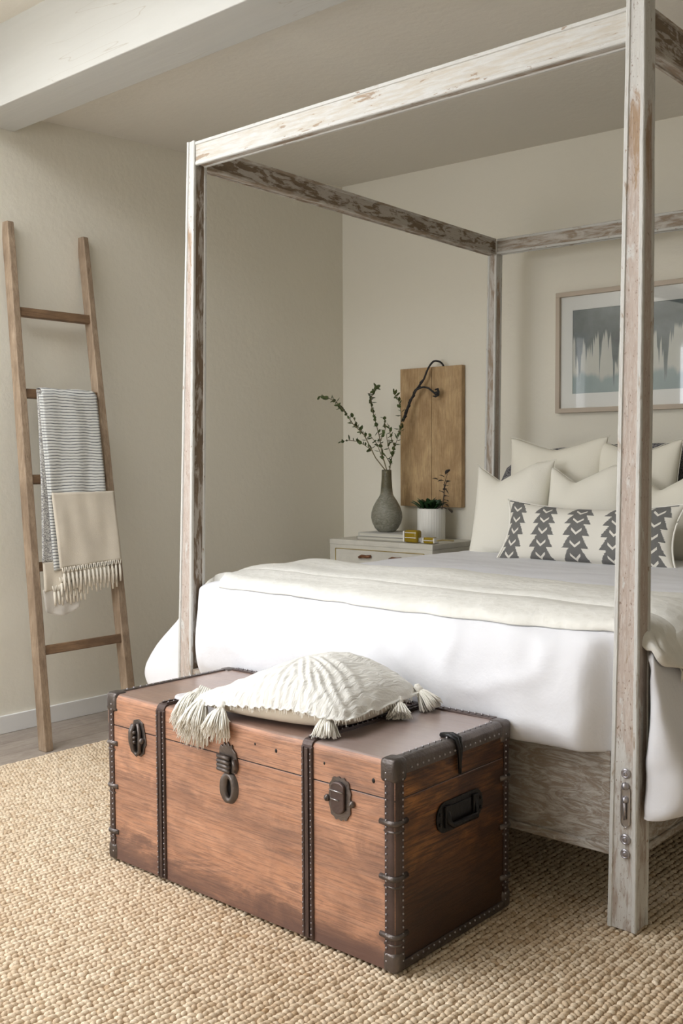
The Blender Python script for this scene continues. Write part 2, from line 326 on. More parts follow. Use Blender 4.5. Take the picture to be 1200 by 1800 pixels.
# ceiling: behind the beam it dips slightly towards the middle of the room, in front of the beam it is higher
def cz(x, y): return 2.957 - .0196*x - .0506*(2.434-y)
mb = MB(); q = [(x, y, cz(x, y)) for y in (.10, 2.55) for x in (-.1, RX+.1)]
mb.add(q + [(a, b, H+.1) for a, b, c in q], [(0, 2, 3, 1), (4, 5, 7, 6), (0, 1, 5, 4), (2, 6, 7, 3), (0, 4, 6, 2), (1, 3, 7, 5)])
a, b, c, d = ADDED_SKYLIGHT
mb.box(-.1, a, WY-.1, .10, 3.10, H+.1).box(b, RX+.1, WY-.1, .10, 3.10, H+.1).box(a, b, WY-.1, c, 3.10, H+.1).box(a, b, d, .10, 3.10, H+.1)
tag(obj('ceiling', mb, M['ceil']), kind='structure')
tag(obj('trim_1', MB().box(-.0, RX, -.09, .137, 2.762, 3.13), M['beam'], bevel=.004), 'white painted timber ceiling beam with small knots', None, kind='structure')
tag(obj('baseboard_left', MB().box(0, .014, -.595, 2.434, FL, .072), M['trim'], bevel=.003), kind='structure')
tag(obj('baseboard_back', MB().box(.014, RX, 2.42, 2.434, FL, .072), M['trim'], bevel=.003), kind='structure')
n_ = 0
for (a, b, c, d) in OPEN_L:
    n_ += 1; mb = MB(); t_ = .045
    for y in (a, b-t_): mb.box(-.12, .0, y, y+t_, c, d)
    for z in (c, d-t_): mb.box(-.12, .0, a+t_, b-t_, z, z+t_)
    if b-a > 1: mb.box(-.10, -.04, (a+b)/2-.03, (a+b)/2+.03, c+t_, d-t_)
    tag(obj('window_%d' % n_, mb, M['trim']), kind='structure')
for (a, b, c, d) in OPEN_F:
    n_ += 1; mb = MB(); t_ = .05
    for x in (a, b-t_, (a+b)/2-t_/2): mb.box(x, x+t_, WY-.12, WY, c, d)
    for z in (c, d-t_): mb.box(a+t_, b-t_, WY-.12, WY-.0, z, z+t_)
    tag(obj('window_%d' % n_, mb, M['trim']), kind='structure')

# ------------------------------------------------------------------ rug
rx0, rx1, ry0, ry1 = .476, 4.35, -1.95, 1.75
rug = thing('jute_rug', 'large chunky woven natural jute rug covering the floor under trunk and bed', 'rug', ((rx0+rx1)/2, (ry0+ry1)/2, FL))
obj('rug_backing', MB().box(rx0+.004, rx1-.004, ry0, ry1, FL, -.0078), M['base'], rug)
def knots():
    rng = np.random.default_rng(5); px_, py_ = .0190, .0150
    xs = np.arange(rx0+.008, rx1-.005, px_); ys = np.arange(ry0+.008, ry1-.005, py_)
    gx, gy = np.meshgrid(xs, ys, indexing='ij'); off = (np.arange(len(xs)) % 2)[:, None]*py_*.5
    gy = gy+off; ang = np.where((np.arange(len(xs)) % 2)[:, None] > 0, .55, -.55)+np.zeros_like(gx)
    gx = gx + .004*np.sin(gy*3.1+gx*1.7) ; cx = gx.ravel()+rng.normal(0, .0012, gx.size); cy = gy.ravel()+rng.normal(0, .0014, gx.size)
    an = ang.ravel()+rng.normal(0, .28, gx.size)
    keep = ~((cx > 1.67) & (cx < 2.77) & (cy > -.56) & (cy < -.10)) & (cx > rx0+.006); cx, cy, an = cx[keep], cy[keep], an[keep]; n = len(cx)
    ll = .0120*rng.uniform(.85, 1.2, n); ww = .0084*rng.uniform(.85, 1.15, n); hh = .0095*rng.uniform(.75, 1.12, n)
    prof = [(1.0, 0.0), (.80, .62)]; loc = []
    for r_, z_ in prof:
        for j in range(7): a = 2*math.pi*j/7; loc.append((r_*math.cos(a), r_*math.sin(a), z_))
    loc.append((.1, 0, 1)); loc = np.array(loc); k = len(loc)
    lx = loc[None, :, 0]*ll[:, None]; ly = loc[None, :, 1]*ww[:, None]; lz = loc[None, :, 2]*hh[:, None]
    s, c = np.sin(an+math.pi/2)[:, None], np.cos(an+math.pi/2)[:, None]
    V = np.stack([cx[:, None]+c*lx-s*ly, cy[:, None]+s*lx+c*ly, -.0102+lz], -1).reshape(-1, 3)
    fs = []
    for j in range(7): a, b = j, (j+1) % 7; fs += [(a, b, b+7), (a, b+7, a+7), (a+7, b+7, 14)]
    fs = np.array(fs); T = (fs[None]+(np.arange(n)*k)[:, None, None]).reshape(-1, 3)
    me = bpy.data.meshes.new('rug_weave'); me.vertices.add(len(V)); me.vertices.foreach_set('co', V.ravel())
    me.loops.add(T.size); me.loops.foreach_set('vertex_index', T.ravel().astype(np.int32)); me.polygons.add(len(T))
    me.polygons.foreach_set('loop_start', np.arange(0, T.size, 3, dtype=np.int32)); me.polygons.foreach_set('loop_total', np.full(len(T), 3, np.int32))
    me.polygons.foreach_set('use_smooth', np.ones(len(T), bool)); me.update(calc_edges=True)
    t = np.clip(rng.normal(.62, .20, n) + .12*np.sin(cx*4+cy*7), 0, 1); at = me.attributes.new('tint', 'FLOAT', 'POINT'); at.data.foreach_set('value', np.repeat(t, k).astype(np.float32))
    me.materials.append(M['knot']); o = bpy.data.objects.new('rug_weave', me); COL.objects.link(o); o.parent = rug; tag(o, kind='stuff')
knots(); rebase(rug)

# ------------------------------------------------------------------ trunk
TX0, TX1, TY0, TY1, TH, SZ = 1.647, 2.789, -.582, -.072, .525, .431
trunk = thing('steamer_trunk', 'brown wooden steamer trunk with dark riveted metal straps at foot of bed', 'trunk', ((TX0+TX1)/2, (TY0+TY1)/2, 0))
def woodbox(name, z0, z1, bev, top=0):
    mb = MB().box(TX0, TX1, TY0, TY1, z0, z1)
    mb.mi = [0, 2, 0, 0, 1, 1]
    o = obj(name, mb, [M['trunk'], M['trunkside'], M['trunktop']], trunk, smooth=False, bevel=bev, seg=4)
    if top:
        bm = bmesh.new(); bm.from_mesh(o.data)
        bmesh.ops.bevel(bm, geom=[e for e in bm.edges if all(v.co.z > z1-1e-4 for v in e.verts)], offset=top, segments=5, affect='EDGES', profile=.5, material=-1)
        bm.to_mesh(o.data); bm.free()
    return o
body = woodbox('trunk_body', .004, SZ-.0034, .002)
obj('trunk_seam', MB().box(TX0+.004, TX1-.004, TY0+.004, TY1-.004, SZ-.004, SZ+.002), M['black'], body)
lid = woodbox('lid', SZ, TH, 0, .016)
def rivets(pts, nrm, name, parent, r=.0028):
    mb = MB()
    nrm = Vector(nrm)
    for p in pts: mb.ball(Vector(p)+nrm*.001, r, 6)
    o = obj(name, mb, M['rivet'], parent, smooth=True); tag(o, kind='stuff'); return o
def lin(a, b, step):
    a, b = Vector(a), Vector(b); n = max(2, int((b-a).length/step)); return [a+(b-a)*i/n for i in range(n+1)]
# metal straps over front and top
for sx in (1.908, 2.503):
    hw = .0195
    mb = MB().box(sx-hw, sx+hw, TY0-.004, TY0+.002, .006, TH-.012)
    for dx in (-.0145, .0145): mb.box(sx+dx-.004, sx+dx+.004, TY0-.0065, TY0-.003, .008, TH-.014)
    mb.box(sx-.006, sx+.006, TY0-.0085, TY0-.003, .010, TH-.016)
    st = obj('strap', mb, M['strap'], trunk, bevel=.0015)
    mb = MB().box(sx-.015, sx+.015, TY0+.010, TY1+.003, TH-.001, TH+.005)
    for dx in (-.010, .010): mb.box(sx+dx-.003, sx+dx+.003, TY0+.012, TY1, TH+.004, TH+.0085)
    # bent corner piece
    arc = [(TY0-.004+.018*(1-math.cos(a)), TH+.005-.018*(1-math.sin(a))) for a in [i*math.pi/12 for i in range(7)]]
    mb.rings([[(sx-.017, y, z), (sx+.017, y, z), (sx+.017, y+.006, z-.006), (sx-.017, y+.006, z-.006)] for y, z in arc])
    obj('strap_top', mb, M['strap'], st, bevel=.001)
    pts = []
    for dx in (-.0145, .0145): pts += lin((sx+dx, TY0-.0065, .02), (sx+dx, TY0-.0065, TH-.03), .0155)
    rivets(pts, (0, -1, 0), 'strap_rivet', st, .0023)
    pts = []
    for dx in (-.010, .010): pts += lin((sx+dx, TY0+.02, TH+.0085), (sx+dx, TY1-.01, TH+.0085), .02)
    rivets(pts, (0, 0, 1), 'strap_rivet', st, .0026)
# corner metals running up the vertical edges
def edge_v(cx, cy, sx, sy):
    """cx,cy = corner, sx,sy = direction pointing into the trunk along each face"""
    wd = .030; r = .012; t = .004; rs = []
    path = [(wd, -t)] + [(r - (r+t)*math.sin(a), r - (r+t)*math.cos(a)) for a in [i*math.pi/12 for i in range(7)]] + [(-t, wd), (.002, wd), (.002, .002), (wd, .002)]
    for z in (.012, TH-.02): rs.append([(cx+sx*a, cy+sy*b, z) for a, b in path])
    e = obj('corner_edging', MB().rings(rs), M['strap'], trunk, bevel=.0008, seg=1)
    rivets(lin((cx+sx*.024, cy-sy*.004, .03), (cx+sx*.024, cy-sy*.004, TH-.03), .0165), (0, -sy, 0), 'edge_rivet', e, .003)
    rivets(lin((cx-sx*.004, cy+sy*.024, .03), (cx-sx*.004, cy+sy*.024, TH-.03), .0165), (-sx, 0, 0), 'edge_rivet', e, .003)
    for z in (.372, .236, .092):
        mb = MB()
        for dz, ww, ln in ((0.0, .0078, .046), (-.021, .0034, .034)):
            p = [(ln, .0012)] + [(r-(r+.0025)*math.sin(a), r-(r+.0025)*math.cos(a)) for a in [i*math.pi/12 for i in range(7)]] + [(.0012, ln)]
            mb.tube([(cx+sx*a, cy+sy*b, z+dz) for a, b in p], ww, 8, 0, 1.0)
        obj('edge_clamp', mb, M['metal'], e, smooth=True)
    for z in (.026, TH-.026):
        mb = MB(); s_ = .046 if z > .3 else .038; h_ = .030
        mb.box(min(cx-sx*.006, cx+sx*s_), max(cx-sx*.006, cx+sx*s_), min(cy-sy*.006, cy+sy*s_), max(cy-sy*.006, cy+sy*s_), z-h_ if z > .3 else .0005, z+.031 if z > .3 else z+.03)
        obj('corner_cap', mb, M['metal'], trunk, bevel=.013, seg=4, smooth=True)
for cx, sx in ((TX0, 1), (TX1, -1)):
    for cy, sy in ((TY0, 1), (TY1, -1)): edge_v(cx, cy, sx, sy)
# top and bottom edge strips along the short sides, long back edge
for cx, sx in ((TX0, 1), (TX1, -1)):
    t = .004
    for z0, sz, wd in ((TH, -1, .026), (0.004, 1, .024)):
        r = .012 if sz < 0 else .006
        path = [(wd, -t)] + [(r-(r+t)*math.sin(a), r-(r+t)*math.cos(a)) for a in [i*math.pi/12 for i in range(7)]] + [(-t, wd*1.4 if sz < 0 else wd), (.002, wd), (.002, .002), (wd, .002)]
        if sz > 0: path = [(a, max(b, -.003)) for a, b in path]
        e = obj('end_edging', MB().rings([[(cx+sx*a, y, z0+sz*b) for a, b in path] for y in (TY0+.03, TY1-.03)]), M['metal'], trunk, bevel=.0008, seg=1)
        if sz < 0: rivets(lin((cx+sx*.02, TY0+.06, TH+.004), (cx+sx*.02, TY1-.06, TH+.004), .026), (0, 0, 1), 'edge_rivet', e, .0035)
        rivets(lin((cx-sx*.004, TY0+.06, z0+sz*(.024 if sz < 0 else .018)), (cx-sx*.004, TY1-.06, z0+sz*(.024 if sz < 0 else .018)), .022), (-sx, 0, 0), 'edge_rivet', e, .003)
e = obj('back_edging', MB().box(TX0+.04, TX1-.04, TY1-.022, TY1+.004, TH-.02, TH+.005), M['strap'], trunk, bevel=.003)
rivets(lin((TX0+.06, TY1-.01, TH+.006), (TX1-.06, TY1-.01, TH+.006), .022), (0, 0, 1), 'edge_rivet', e, .004)
def outl(fn, n=28): return [fn(2*math.pi*i/n) for i in range(n)]
XH, ZH = Vector((1, 0, 0)), Vector((0, 0, 1))
def fp(x, z, d=0): return (x, TY0-d, z)
# left latch: elongated open hasp
la = obj('latch', MB().plate([(a*1.0, b) for a, b in [(-.022, .050), (0, .056), (.022, .046), (.030, .02), (.036, -.005), (.036, -.018), (.028, -.03), (.026, -.046), (.010, -.058), (-.010, -.056), (-.024, -.042), (-.026, -.02), (-.034, -.008), (-.034, .012), (-.028, .03)]], fp(1.802, .412), XH, ZH, .004), M['metal'], trunk, bevel=.001)
mb = MB().tube([fp(1.79, .452, .012), fp(1.786, .43, .016), fp(1.786, .400, .016), fp(1.790, .372, .013), fp(1.803, .360, .011), fp(1.816, .372, .011), fp(1.818, .395, .012), fp(1.816, .43, .010), fp(1.806, .455, .009)], [.008, .011, .0105, .008, .006, .006, .006, .006, .005], 8)
for z in (.428, .412, .399): mb.tube([fp(1.772, z, .012), fp(1.802, z, .016)], .0055, 8)
mb.ball(fp(1.823, .405, .008), .010)
obj('hasp', mb, M['metal'], la, smooth=True)
# middle latch: crown, ridged hinge, long pointed oval with slot
X0 = 2.205
mb = MB().plate([(-.036, .052), (-.030, .062), (-.022, .058), (-.018, .070), (-.010, .062), (-.002, .074), (.006, .062), (.014, .068), (.018, .056), (.030, .046), (.036, .02), (.036, .0), (.028, -.012), (-.034, -.012), (-.038, .0), (-.038, .03)], fp(X0, .397), XH, ZH, .006)
la = obj('latch', mb, M['metal'], trunk, bevel=.0015)
out = [(.036*math.sin(a)*(1 if abs(a-math.pi) > .8 else .95), -.03-.047*math.cos(a+math.pi)) for a in [2*math.pi*i/24 for i in range(24)]]
mb = MB(); rs = [(p[0], p[1]) for p in out]
oo = [Vector(fp(X0+a, .372+b)) for a, b in rs]; oi = [Vector(fp(X0+.006+a*.34, .372-.03+(b+.03)*.62, .013)) for a, b in rs]; om = [Vector(fp(X0+a*.8, .372-.03+(b+.03)*.88, .013)) for a, b in rs]; ob_ = [Vector(fp(X0+.006+a*.34, .372-.03+(b+.03)*.62, .002)) for a, b in rs]
mb.rings([oo, om, oi, ob_], caps=False); mb.add(ob_, [tuple(range(24))], 1)
obj('keyhole_loop', mb, [M['metal'], M['black']], la, smooth=True)
mb = MB()
for i, z in enumerate((.428, .415, .403, .392)): mb.tube([fp(X0-.038, z, .010), fp(X0+.012, z-.002, .012)], .0065, 8)
mb.tube([fp(X0+.026, .425, .008), fp(X0+.032, .41, .01), fp(X0+.026, .393, .008)], .007, 8)
obj('hinge', mb, M['metal'], la, smooth=True)
# right latch: scalloped plate, tongue, two bright bars, knobs
X0 = 2.615; zc = .399
def scal(a):
    r = 1+.035*math.sin(a*14); x = math.sin(a); z = -math.cos(a); q = (abs(x)**3+abs(z)**3)**(1/3)
    return (.036*x/q*r, .054*z/q*r)
mb = MB().plate(outl(scal, 84), fp(X0, zc), XH, ZH, .004)
la = obj('latch', mb, M['metal'], trunk)
mb = MB()
mb.plate([(.0225*math.sin(a)*1, .026+.014*-math.cos(a)) if -math.cos(a) > 0 else (.0225*math.sin(a), -.022+.020*-math.cos(a)) for a in [2*math.pi*i/28 for i in range(28)]], fp(X0-.002, zc+.004, .004), XH, ZH, .009)
obj('tongue', mb, M['strap'], la, bevel=.003)
mb = MB().tube([fp(X0-.026, zc+.022, .015), fp(X0+.018, zc+.020, .015)], .0018, 6).tube([fp(X0-.022, zc-.000, .015), fp(X0+.006, zc-.002, .015)], .0016, 6)
obj('bar', mb, M['bright'], la, smooth=True)
for dx in (-.042, .041): obj('knob', MB().ball(fp(X0+dx, zc-.006, .004), .0095).ball(fp(X0+dx, zc-.006, .011), .004), M['metal'], la, smooth=True)
# nail holes and drip stain on the lid
for x, z, r_ in ((2.307, .482, .0035), (2.387, .478, .005), (2.06, .478, .003), (1.691, .478, .004), (2.56, .478, .0035), (2.722, .466, .0055)): obj('nail_head', MB().ball(fp(x, z), r_, 8, 0, (1, .25, 1.2)), M['black'], lid, smooth=True)
# side handle
YH = Vector((0, 1, 0)); yc, zc = -.313, .337
mb = MB().plate([(math.copysign(.068, math.cos(a))+.036*math.cos(a), .040*math.sin(a)) for a in [2*math.pi*(i+.5)/32 for i in range(32)]], (TX1, yc, zc), YH, ZH, .005)
hd = obj('side_handle', mb, M['black'], trunk, bevel=.001)
mb = MB().tube([(TX1+.006, yc-.062, zc+.014), (TX1+.014, yc-.062, zc-.012), (TX1+.018, yc-.052, zc-.022), (TX1+.020, yc+.052, zc-.022), (TX1+.014, yc+.062, zc-.012), (TX1+.006, yc+.062, zc+.014)], .0075, 8)
obj('grip', mb, M['black'], hd, smooth=True)
mb = MB().box(TX1+.004, TX1+.012, yc-.075, yc-.050, zc-.026, zc+.03).box(TX1+.004, TX1+.012, yc+.050, yc+.075, zc-.026, zc+.03).box(TX1+.004, TX1+.008, yc-.045, yc+.045, zc-.016, zc+.026)
for dy, dz in ((-.092, .012), (-.092, -.014), (.092, .012), (.092, -.014)): mb.ball((TX1+.006, yc+dy, zc+dz), .005)
obj('handle_bracket', mb, M['black'], hd, bevel=.0015)
mb = MB().tube([(TX1-.045, -.330, TH+.006), (TX1-.020, -.330, TH+.010), (TX1+.004, -.330, TH+.004), (TX1+.010, -.328, TH-.020), (TX1+.008, -.322, TH-.055), (TX1+.006, -.318, TH-.088)], [.006, .006, .006, .006, .0055, .0045], 8)
mb.tube([(TX1-.045, -.316, TH+.006), (TX1-.020, -.314, TH+.010), (TX1+.004, -.315, TH+.004), (TX1+.009, -.318, TH-.020), (TX1+.008, -.320, TH-.055)], .005, 8)
mb.tube([(TX1-.045, -.330, TH+.006), (TX1-.050, -.323, TH+.006), (TX1-.045, -.316, TH+.006)], .005, 8)
obj('lid_clip', mb, M['black'], trunk, smooth=True)
rebase(trunk)
tag(obj('stone_slice', MB().rings([[(1.925+r*math.cos(a)*1.0, -.487+r*math.sin(a)*.95, z) for a in [2*math.pi*i/28 for i in range(28)]] for r, z in ((.040, TH+.0085), (.046, TH+.011), (.044, TH+.016), (.030, TH+.018))]), M['stone'], smooth=True), 'small pale oval stone slice lying on trunk strap beside tasselled cushion', 'stone')
for v_ in (0,): pass

# ------------------------------------------------------------------ bed
bed = thing('canopy_bed', 'tall distressed whitewashed wooden canopy bed frame with four posts', 'bed', (2.2, 1.05, 0))
def beam4(name, rings8, mats, parent, axis):
    """rings8: list of (cx, cy, cz, hw, hd); section in the plane normal to axis with a raised rim on each side and a sunk panel"""
    b_ = .011; s_ = .0035; rs = []
    for (cx, cy, c_z, hw, hd) in rings8:
        sec = []
        for (ux, uy) in ((1, 0), (0, 1), (-1, 0), (0, -1)):
            L = hw if ux else hd; Wd = hd if ux else hw
            for t, dep in ((-1, 0), (-1+b_/Wd, 0), (-1+(b_+.002)/Wd, s_), (1-(b_+.002)/Wd, s_), (1-b_/Wd, 0)):
                if t == -1: t = -1+.0025/Wd
                n = (ux*(L-dep), uy*(L-dep)); q = (-uy*Wd*t, ux*Wd*t); sec.append((n[0]+q[0], n[1]+q[1]))
            t = 1-.0025/Wd; sec.append((ux*L-uy*Wd*t, uy*L+ux*Wd*t))
        if axis == 2: rs.append([(cx+a, cy+b, c_z) for a, b in sec])
        elif axis == 0: rs.append([(cx, cy+a, c_z+b) for a, b in sec])
        else: rs.append([(cx+a, cy, c_z+b) for a, b in sec])
    mb = MB(); n = len(rs[0]); mb.v = [v for r in rs for v in r]
    for i in range(len(rs)-1):
        for j in range(n):
            a = i*n+j; b = i*n+(j+1) % n; mb.f.append((a, b, b+n, a+n)); side = j//6; kk = j % 6
            mb.mi.append(side if kk == 2 else 4)
    mb.f.append(tuple(reversed(range(n)))); mb.mi.append(4); mb.f.append(tuple((len(rs)-1)*n+j for j in range(n))); mb.mi.append(4)
    return obj(name, mb, mats, parent)
def post(pts, mats, nseg=26, jit=.0004):
    """pts: (z, x0, x1, y0, y1)"""
    rs = []; z0, z1 = pts[0][0], pts[-1][0]
    for i in range(nseg+1):
        z = z0+(z1-z0)*i/nseg
        for a, b in zip(pts, pts[1:]):
            if a[0] <= z <= b[0]+1e-9: f = (z-a[0])/(b[0]-a[0]); q = [a[k]+(b[k]-a[k])*f for k in range(5)]
        j = [random.uniform(-jit, jit) for _ in range(3)]
        rs.append(((q[1]+q[2])/2+j[0], (q[3]+q[4])/2+j[1], z, (q[2]-q[1])/2+j[2], (q[4]-q[3])/2))
    return beam4('post', rs, mats, bed, 2)
# material order: +x, +y, -x, -y, edges
E2 = PM('edge', 2)
near = post([(0, 3.051, 3.132, 0, .080), (.96, 3.065, 3.132, 0, .075), (1.7, 3.074, 3.135, 0, .070), (2.425, 3.083, 3.134, 0, .062)], [PM('pink', 2)]*4+[E2])
post([(0, 1.264, 1.345, 0, .075), (.46, 1.283, 1.359, 0, .070), (1.48, 1.330, 1.388, 0, .068), (2.405, 1.372, 1.414, 0, .064)], [PM('worn', 2), PM('pink', 2), PM('pink', 2), PM('pink', 2), E2])
post([(0, 1.236, 1.310, 2.12, 2.19), (1.06, 1.262, 1.322, 2.12, 2.185), (2.385, 1.284, 1.338, 2.12, 2.18)], [PM('pink', 2), PM('pink', 2), PM('pink', 2), PM('panel', 2), E2])
post([(0, 3.09, 3.16, 2.12, 2.19), (2.385, 3.09, 3.14, 2.12, 2.18)], [PM('worn', 2), PM('pink', 2), PM('worn', 2), PM('tan', 2), E2])
def rail(name, axis, a0, a1, f, mats, nseg=20):
    rs = []
    for i in range(nseg+1):
        t = i/nseg; p0, q0, z0, z1 = f(t); c = a0+(a1-a0)*t; jj = random.uniform(-.0004, .0004)
        if axis == 0: rs.append((c, (p0+q0)/2, (z0+z1)/2+jj, (q0-p0)/2, (z1-z0)/2))
        else: rs.append(((p0+q0)/2, c, (z0+z1)/2+jj, (q0-p0)/2, (z1-z0)/2))
    return beam4(name, rs, mats, bed, axis)
lp = lambda a, b, t: a+(b-a)*t
# axis 0 sections: hw -> y, hd -> z ; sides: +y, +z, -y, -z
rail('canopy_rail', 0, 1.414, 3.083, lambda t: (.004, .056, lp(2.318, 2.312, t), lp(2.402, 2.400, t)), [PM('worn', 0), E2, PM('tan', 0), PM('panel', 0), PM('edge', 0)])
rail('canopy_rail', 0, 1.338, 3.09, lambda t: (2.125, 2.172, lp(2.318, 2.290, t), lp(2.396, 2.378, t)), [PM('worn', 0), E2, PM('panel', 0), PM('panel', 0), PM('edge', 0)])
# axis 1 sections: hw -> x, hd -> z ; sides: +x, +z, -x, -z
r1_ = rail('canopy_rail', 1, .064, 2.12, lambda t: (lp(1.350, 1.290, t), lp(1.402, 1.336, t), lp(2.318, 2.312, t), lp(2.402, 2.397, t)), [PM('worn', 1), E2, PM('worn', 1), PM('panel', 1), PM('panel', 1)])
r2_ = rail('canopy_rail', 1, .062, 2.12, lambda t: (3.086, 3.132, lp(2.290, 2.295, t), lp(2.402, 2.39, t)), [PM('worn', 1), E2, PM('worn', 1), PM('panel', 1), PM('panel', 1)])
# low rails
def lowrail(name, axis, f):
    return f
mb = MB().box(1.357, 3.053, .016, .050, .192, .47).box(1.357, 3.053, .008, .020, .190, .214).box(1.357, 3.053, .008, .020, .440, .47)
mb.box(3.028, 3.053, .008, .020, .214, .44).box(1.357, 1.382, .008, .020, .214, .44)
obj('foot_rail', mb, PM('board', 0), bed, bevel=.003)
for x0, x1 in ((3.086, 3.116), (1.285, 1.32)):
    mb = MB().box(x0, x1, .075, 2.12, .19, .45).box(x1-.004 if x0 > 2 else x0-.006, x1+.006 if x0 > 2 else x0+.004, .078, 2.12, .19, .212)
    obj('side_rail', mb, PM('board', 1), bed, bevel=.003)
obj('mattress', MB().box(1.37, 3.07, .06, 2.07, .30, .70), M['mattress'], bed, bevel=.05, seg=4)
# headboard with soft rounded shoulders; unseen lower part extended to block light
hb = []
for i in range(60):
    a = 2*math.pi*i/60; x = math.cos(a); z = math.sin(a); q = (abs(x)**6+abs(z)**6)**(1/6); hb.append((2.20+.845*x/q, .73+.585*z/q + (.012*math.cos(3*(x/q)) if z > 0 else 0)))
cen = (2.19, .73)
mb = MB(); rs = []
for y, s_ in ((2.125, .965), (2.108, .99), (2.098, .985), (2.088, .96), (2.082, .90)): rs.append([(cen[0]+(x-cen[0])*(1-(1-s_)*.45), y, cen[1]+(z-cen[1])*s_) for x, z in hb])
mb.rings(rs); obj('headboard', mb, M['tweed'], bed, smooth=True)
mb = MB()
for y in (2.126, 2.10): pass
# bolts and slot on the near post
def bolt(z, r, x=3.101):
    mb = MB(); prof = [(r*1.25, 0), (r*1.25, .002), (r*.95, .0045), (r*.8, .003), (r*.55, .003), (r*.5, .006), (r*.2, .0065)]
    mb.rings([[(x+a*math.cos(2*math.pi*k/20), .0005-h, z+a*math.sin(2*math.pi*k/20)) for k in range(20)] for a, h in prof])
    mb.box(x-.001, x+.001, -.0075, -.005, z-r*.5, z+r*.5)
    obj('bolt', mb, M['rivet'], near, smooth=False, bevel=.0006, seg=1)
bolt(.422, .0105); bolt(.246, .0115); bolt(.207, .0105)
mb = MB(); zc0, zc1 = .292, .374
cap = [(.0135*math.cos(a), (zc1 if math.sin(a) > 0 else zc0)+.0135*math.sin(a)) for a in [2*math.pi*(i+.5)/24 for i in range(24)]]
mb.rings([[(3.101+x*s_, .0015-h, z) for x, z in cap] for s_, h in ((1.0, 0), (1.0, .003), (.72, .0035), (.66, .0005))])
sl = obj('latch_slot', mb, M['bright'], near, bevel=.0005, seg=1)
mb = MB().tube([(3.101, -.004, .300), (3.101, -.005, .350)], .0036, 8).ball((3.101, -.003, .389), .011).ball((3.101, -.002, .352), .010)
obj('slot_pin', mb, M['rivet'], sl, smooth=True)
rebase(bed)

# ------------------------------------------------------------------ bedding
def spl(pts, n):
    """Catmull-Rom resample by arc length"""
    P = [Vector(p) for p in pts]; out = []
    for i in range(len(P)-1):
        p0, p1, p2, p3 = P[max(i-1, 0)], P[i], P[i+1], P[min(i+2, len(P)-1)]
        for k in range(12):
            t = k/12; out.append(.5*((2*p1)+(-p0+p2)*t+(2*p0-5*p1+4*p2-p3)*t*t+(-p0+3*p1-3*p2+p3)*t**3))
    out.append(P[-1]); L = [0]
    for a, b in zip(out, out[1:]): L.append(L[-1]+(b-a).length)
    res = []; j = 0
    for k in range(n):
        d = L[-1]*k/(n-1)
        while j < len(L)-2 and L[j+1] < d: j += 1
        f = (d-L[j])/max(1e-9, L[j+1]-L[j]); res.append(out[j].lerp(out[j+1], min(1, f)))
    return res, L[-1]
ZT = .797
SIDEL, lenL = spl([(.68, 0, ZT), (.82, 0, .795), (.93, 0, .765), (1.07, 0, .700), (1.20, 0, .610), (1.33, 0, .510), (1.43, 0, .405), (1.44, 0, .34), (1.36, 0, .29), (1.20, 0, .28)], 200)
SIDER, lenR = spl([(.68, 0, ZT), (.80, 0, .795), (.875, 0, .765), (.925, 0, .690), (.955, 0, .600), (.99, 0, .500), (1.03, 0, .410), (1.04, 0, .36), (1.00, 0, .31), (.93, 0, .30)], 200)
FOOT, lenF = spl([(.30, 0, ZT+.006), (.16, 0, ZT+.006), (.06, 0, ZT-.002), (.0, 0, ZT-.030), (-.035, 0, ZT-.075), (-.055, 0, ZT-.15), (-.062, 0, ZT-.22), (-.055, 0, ZT-.29), (-.030, 0, ZT-.335)], 200)
XC = 2.25
def at(P, L, d):
    f = max(0, min(1, d/L))*(len(P)-1); i = min(int(f), len(P)-2); return P[i].lerp(P[i+1], f-i)
def nz(p, s, a): return a*(noise.noise(Vector(p)*s))
def lp_(a, b, t): return a+(b-a)*t
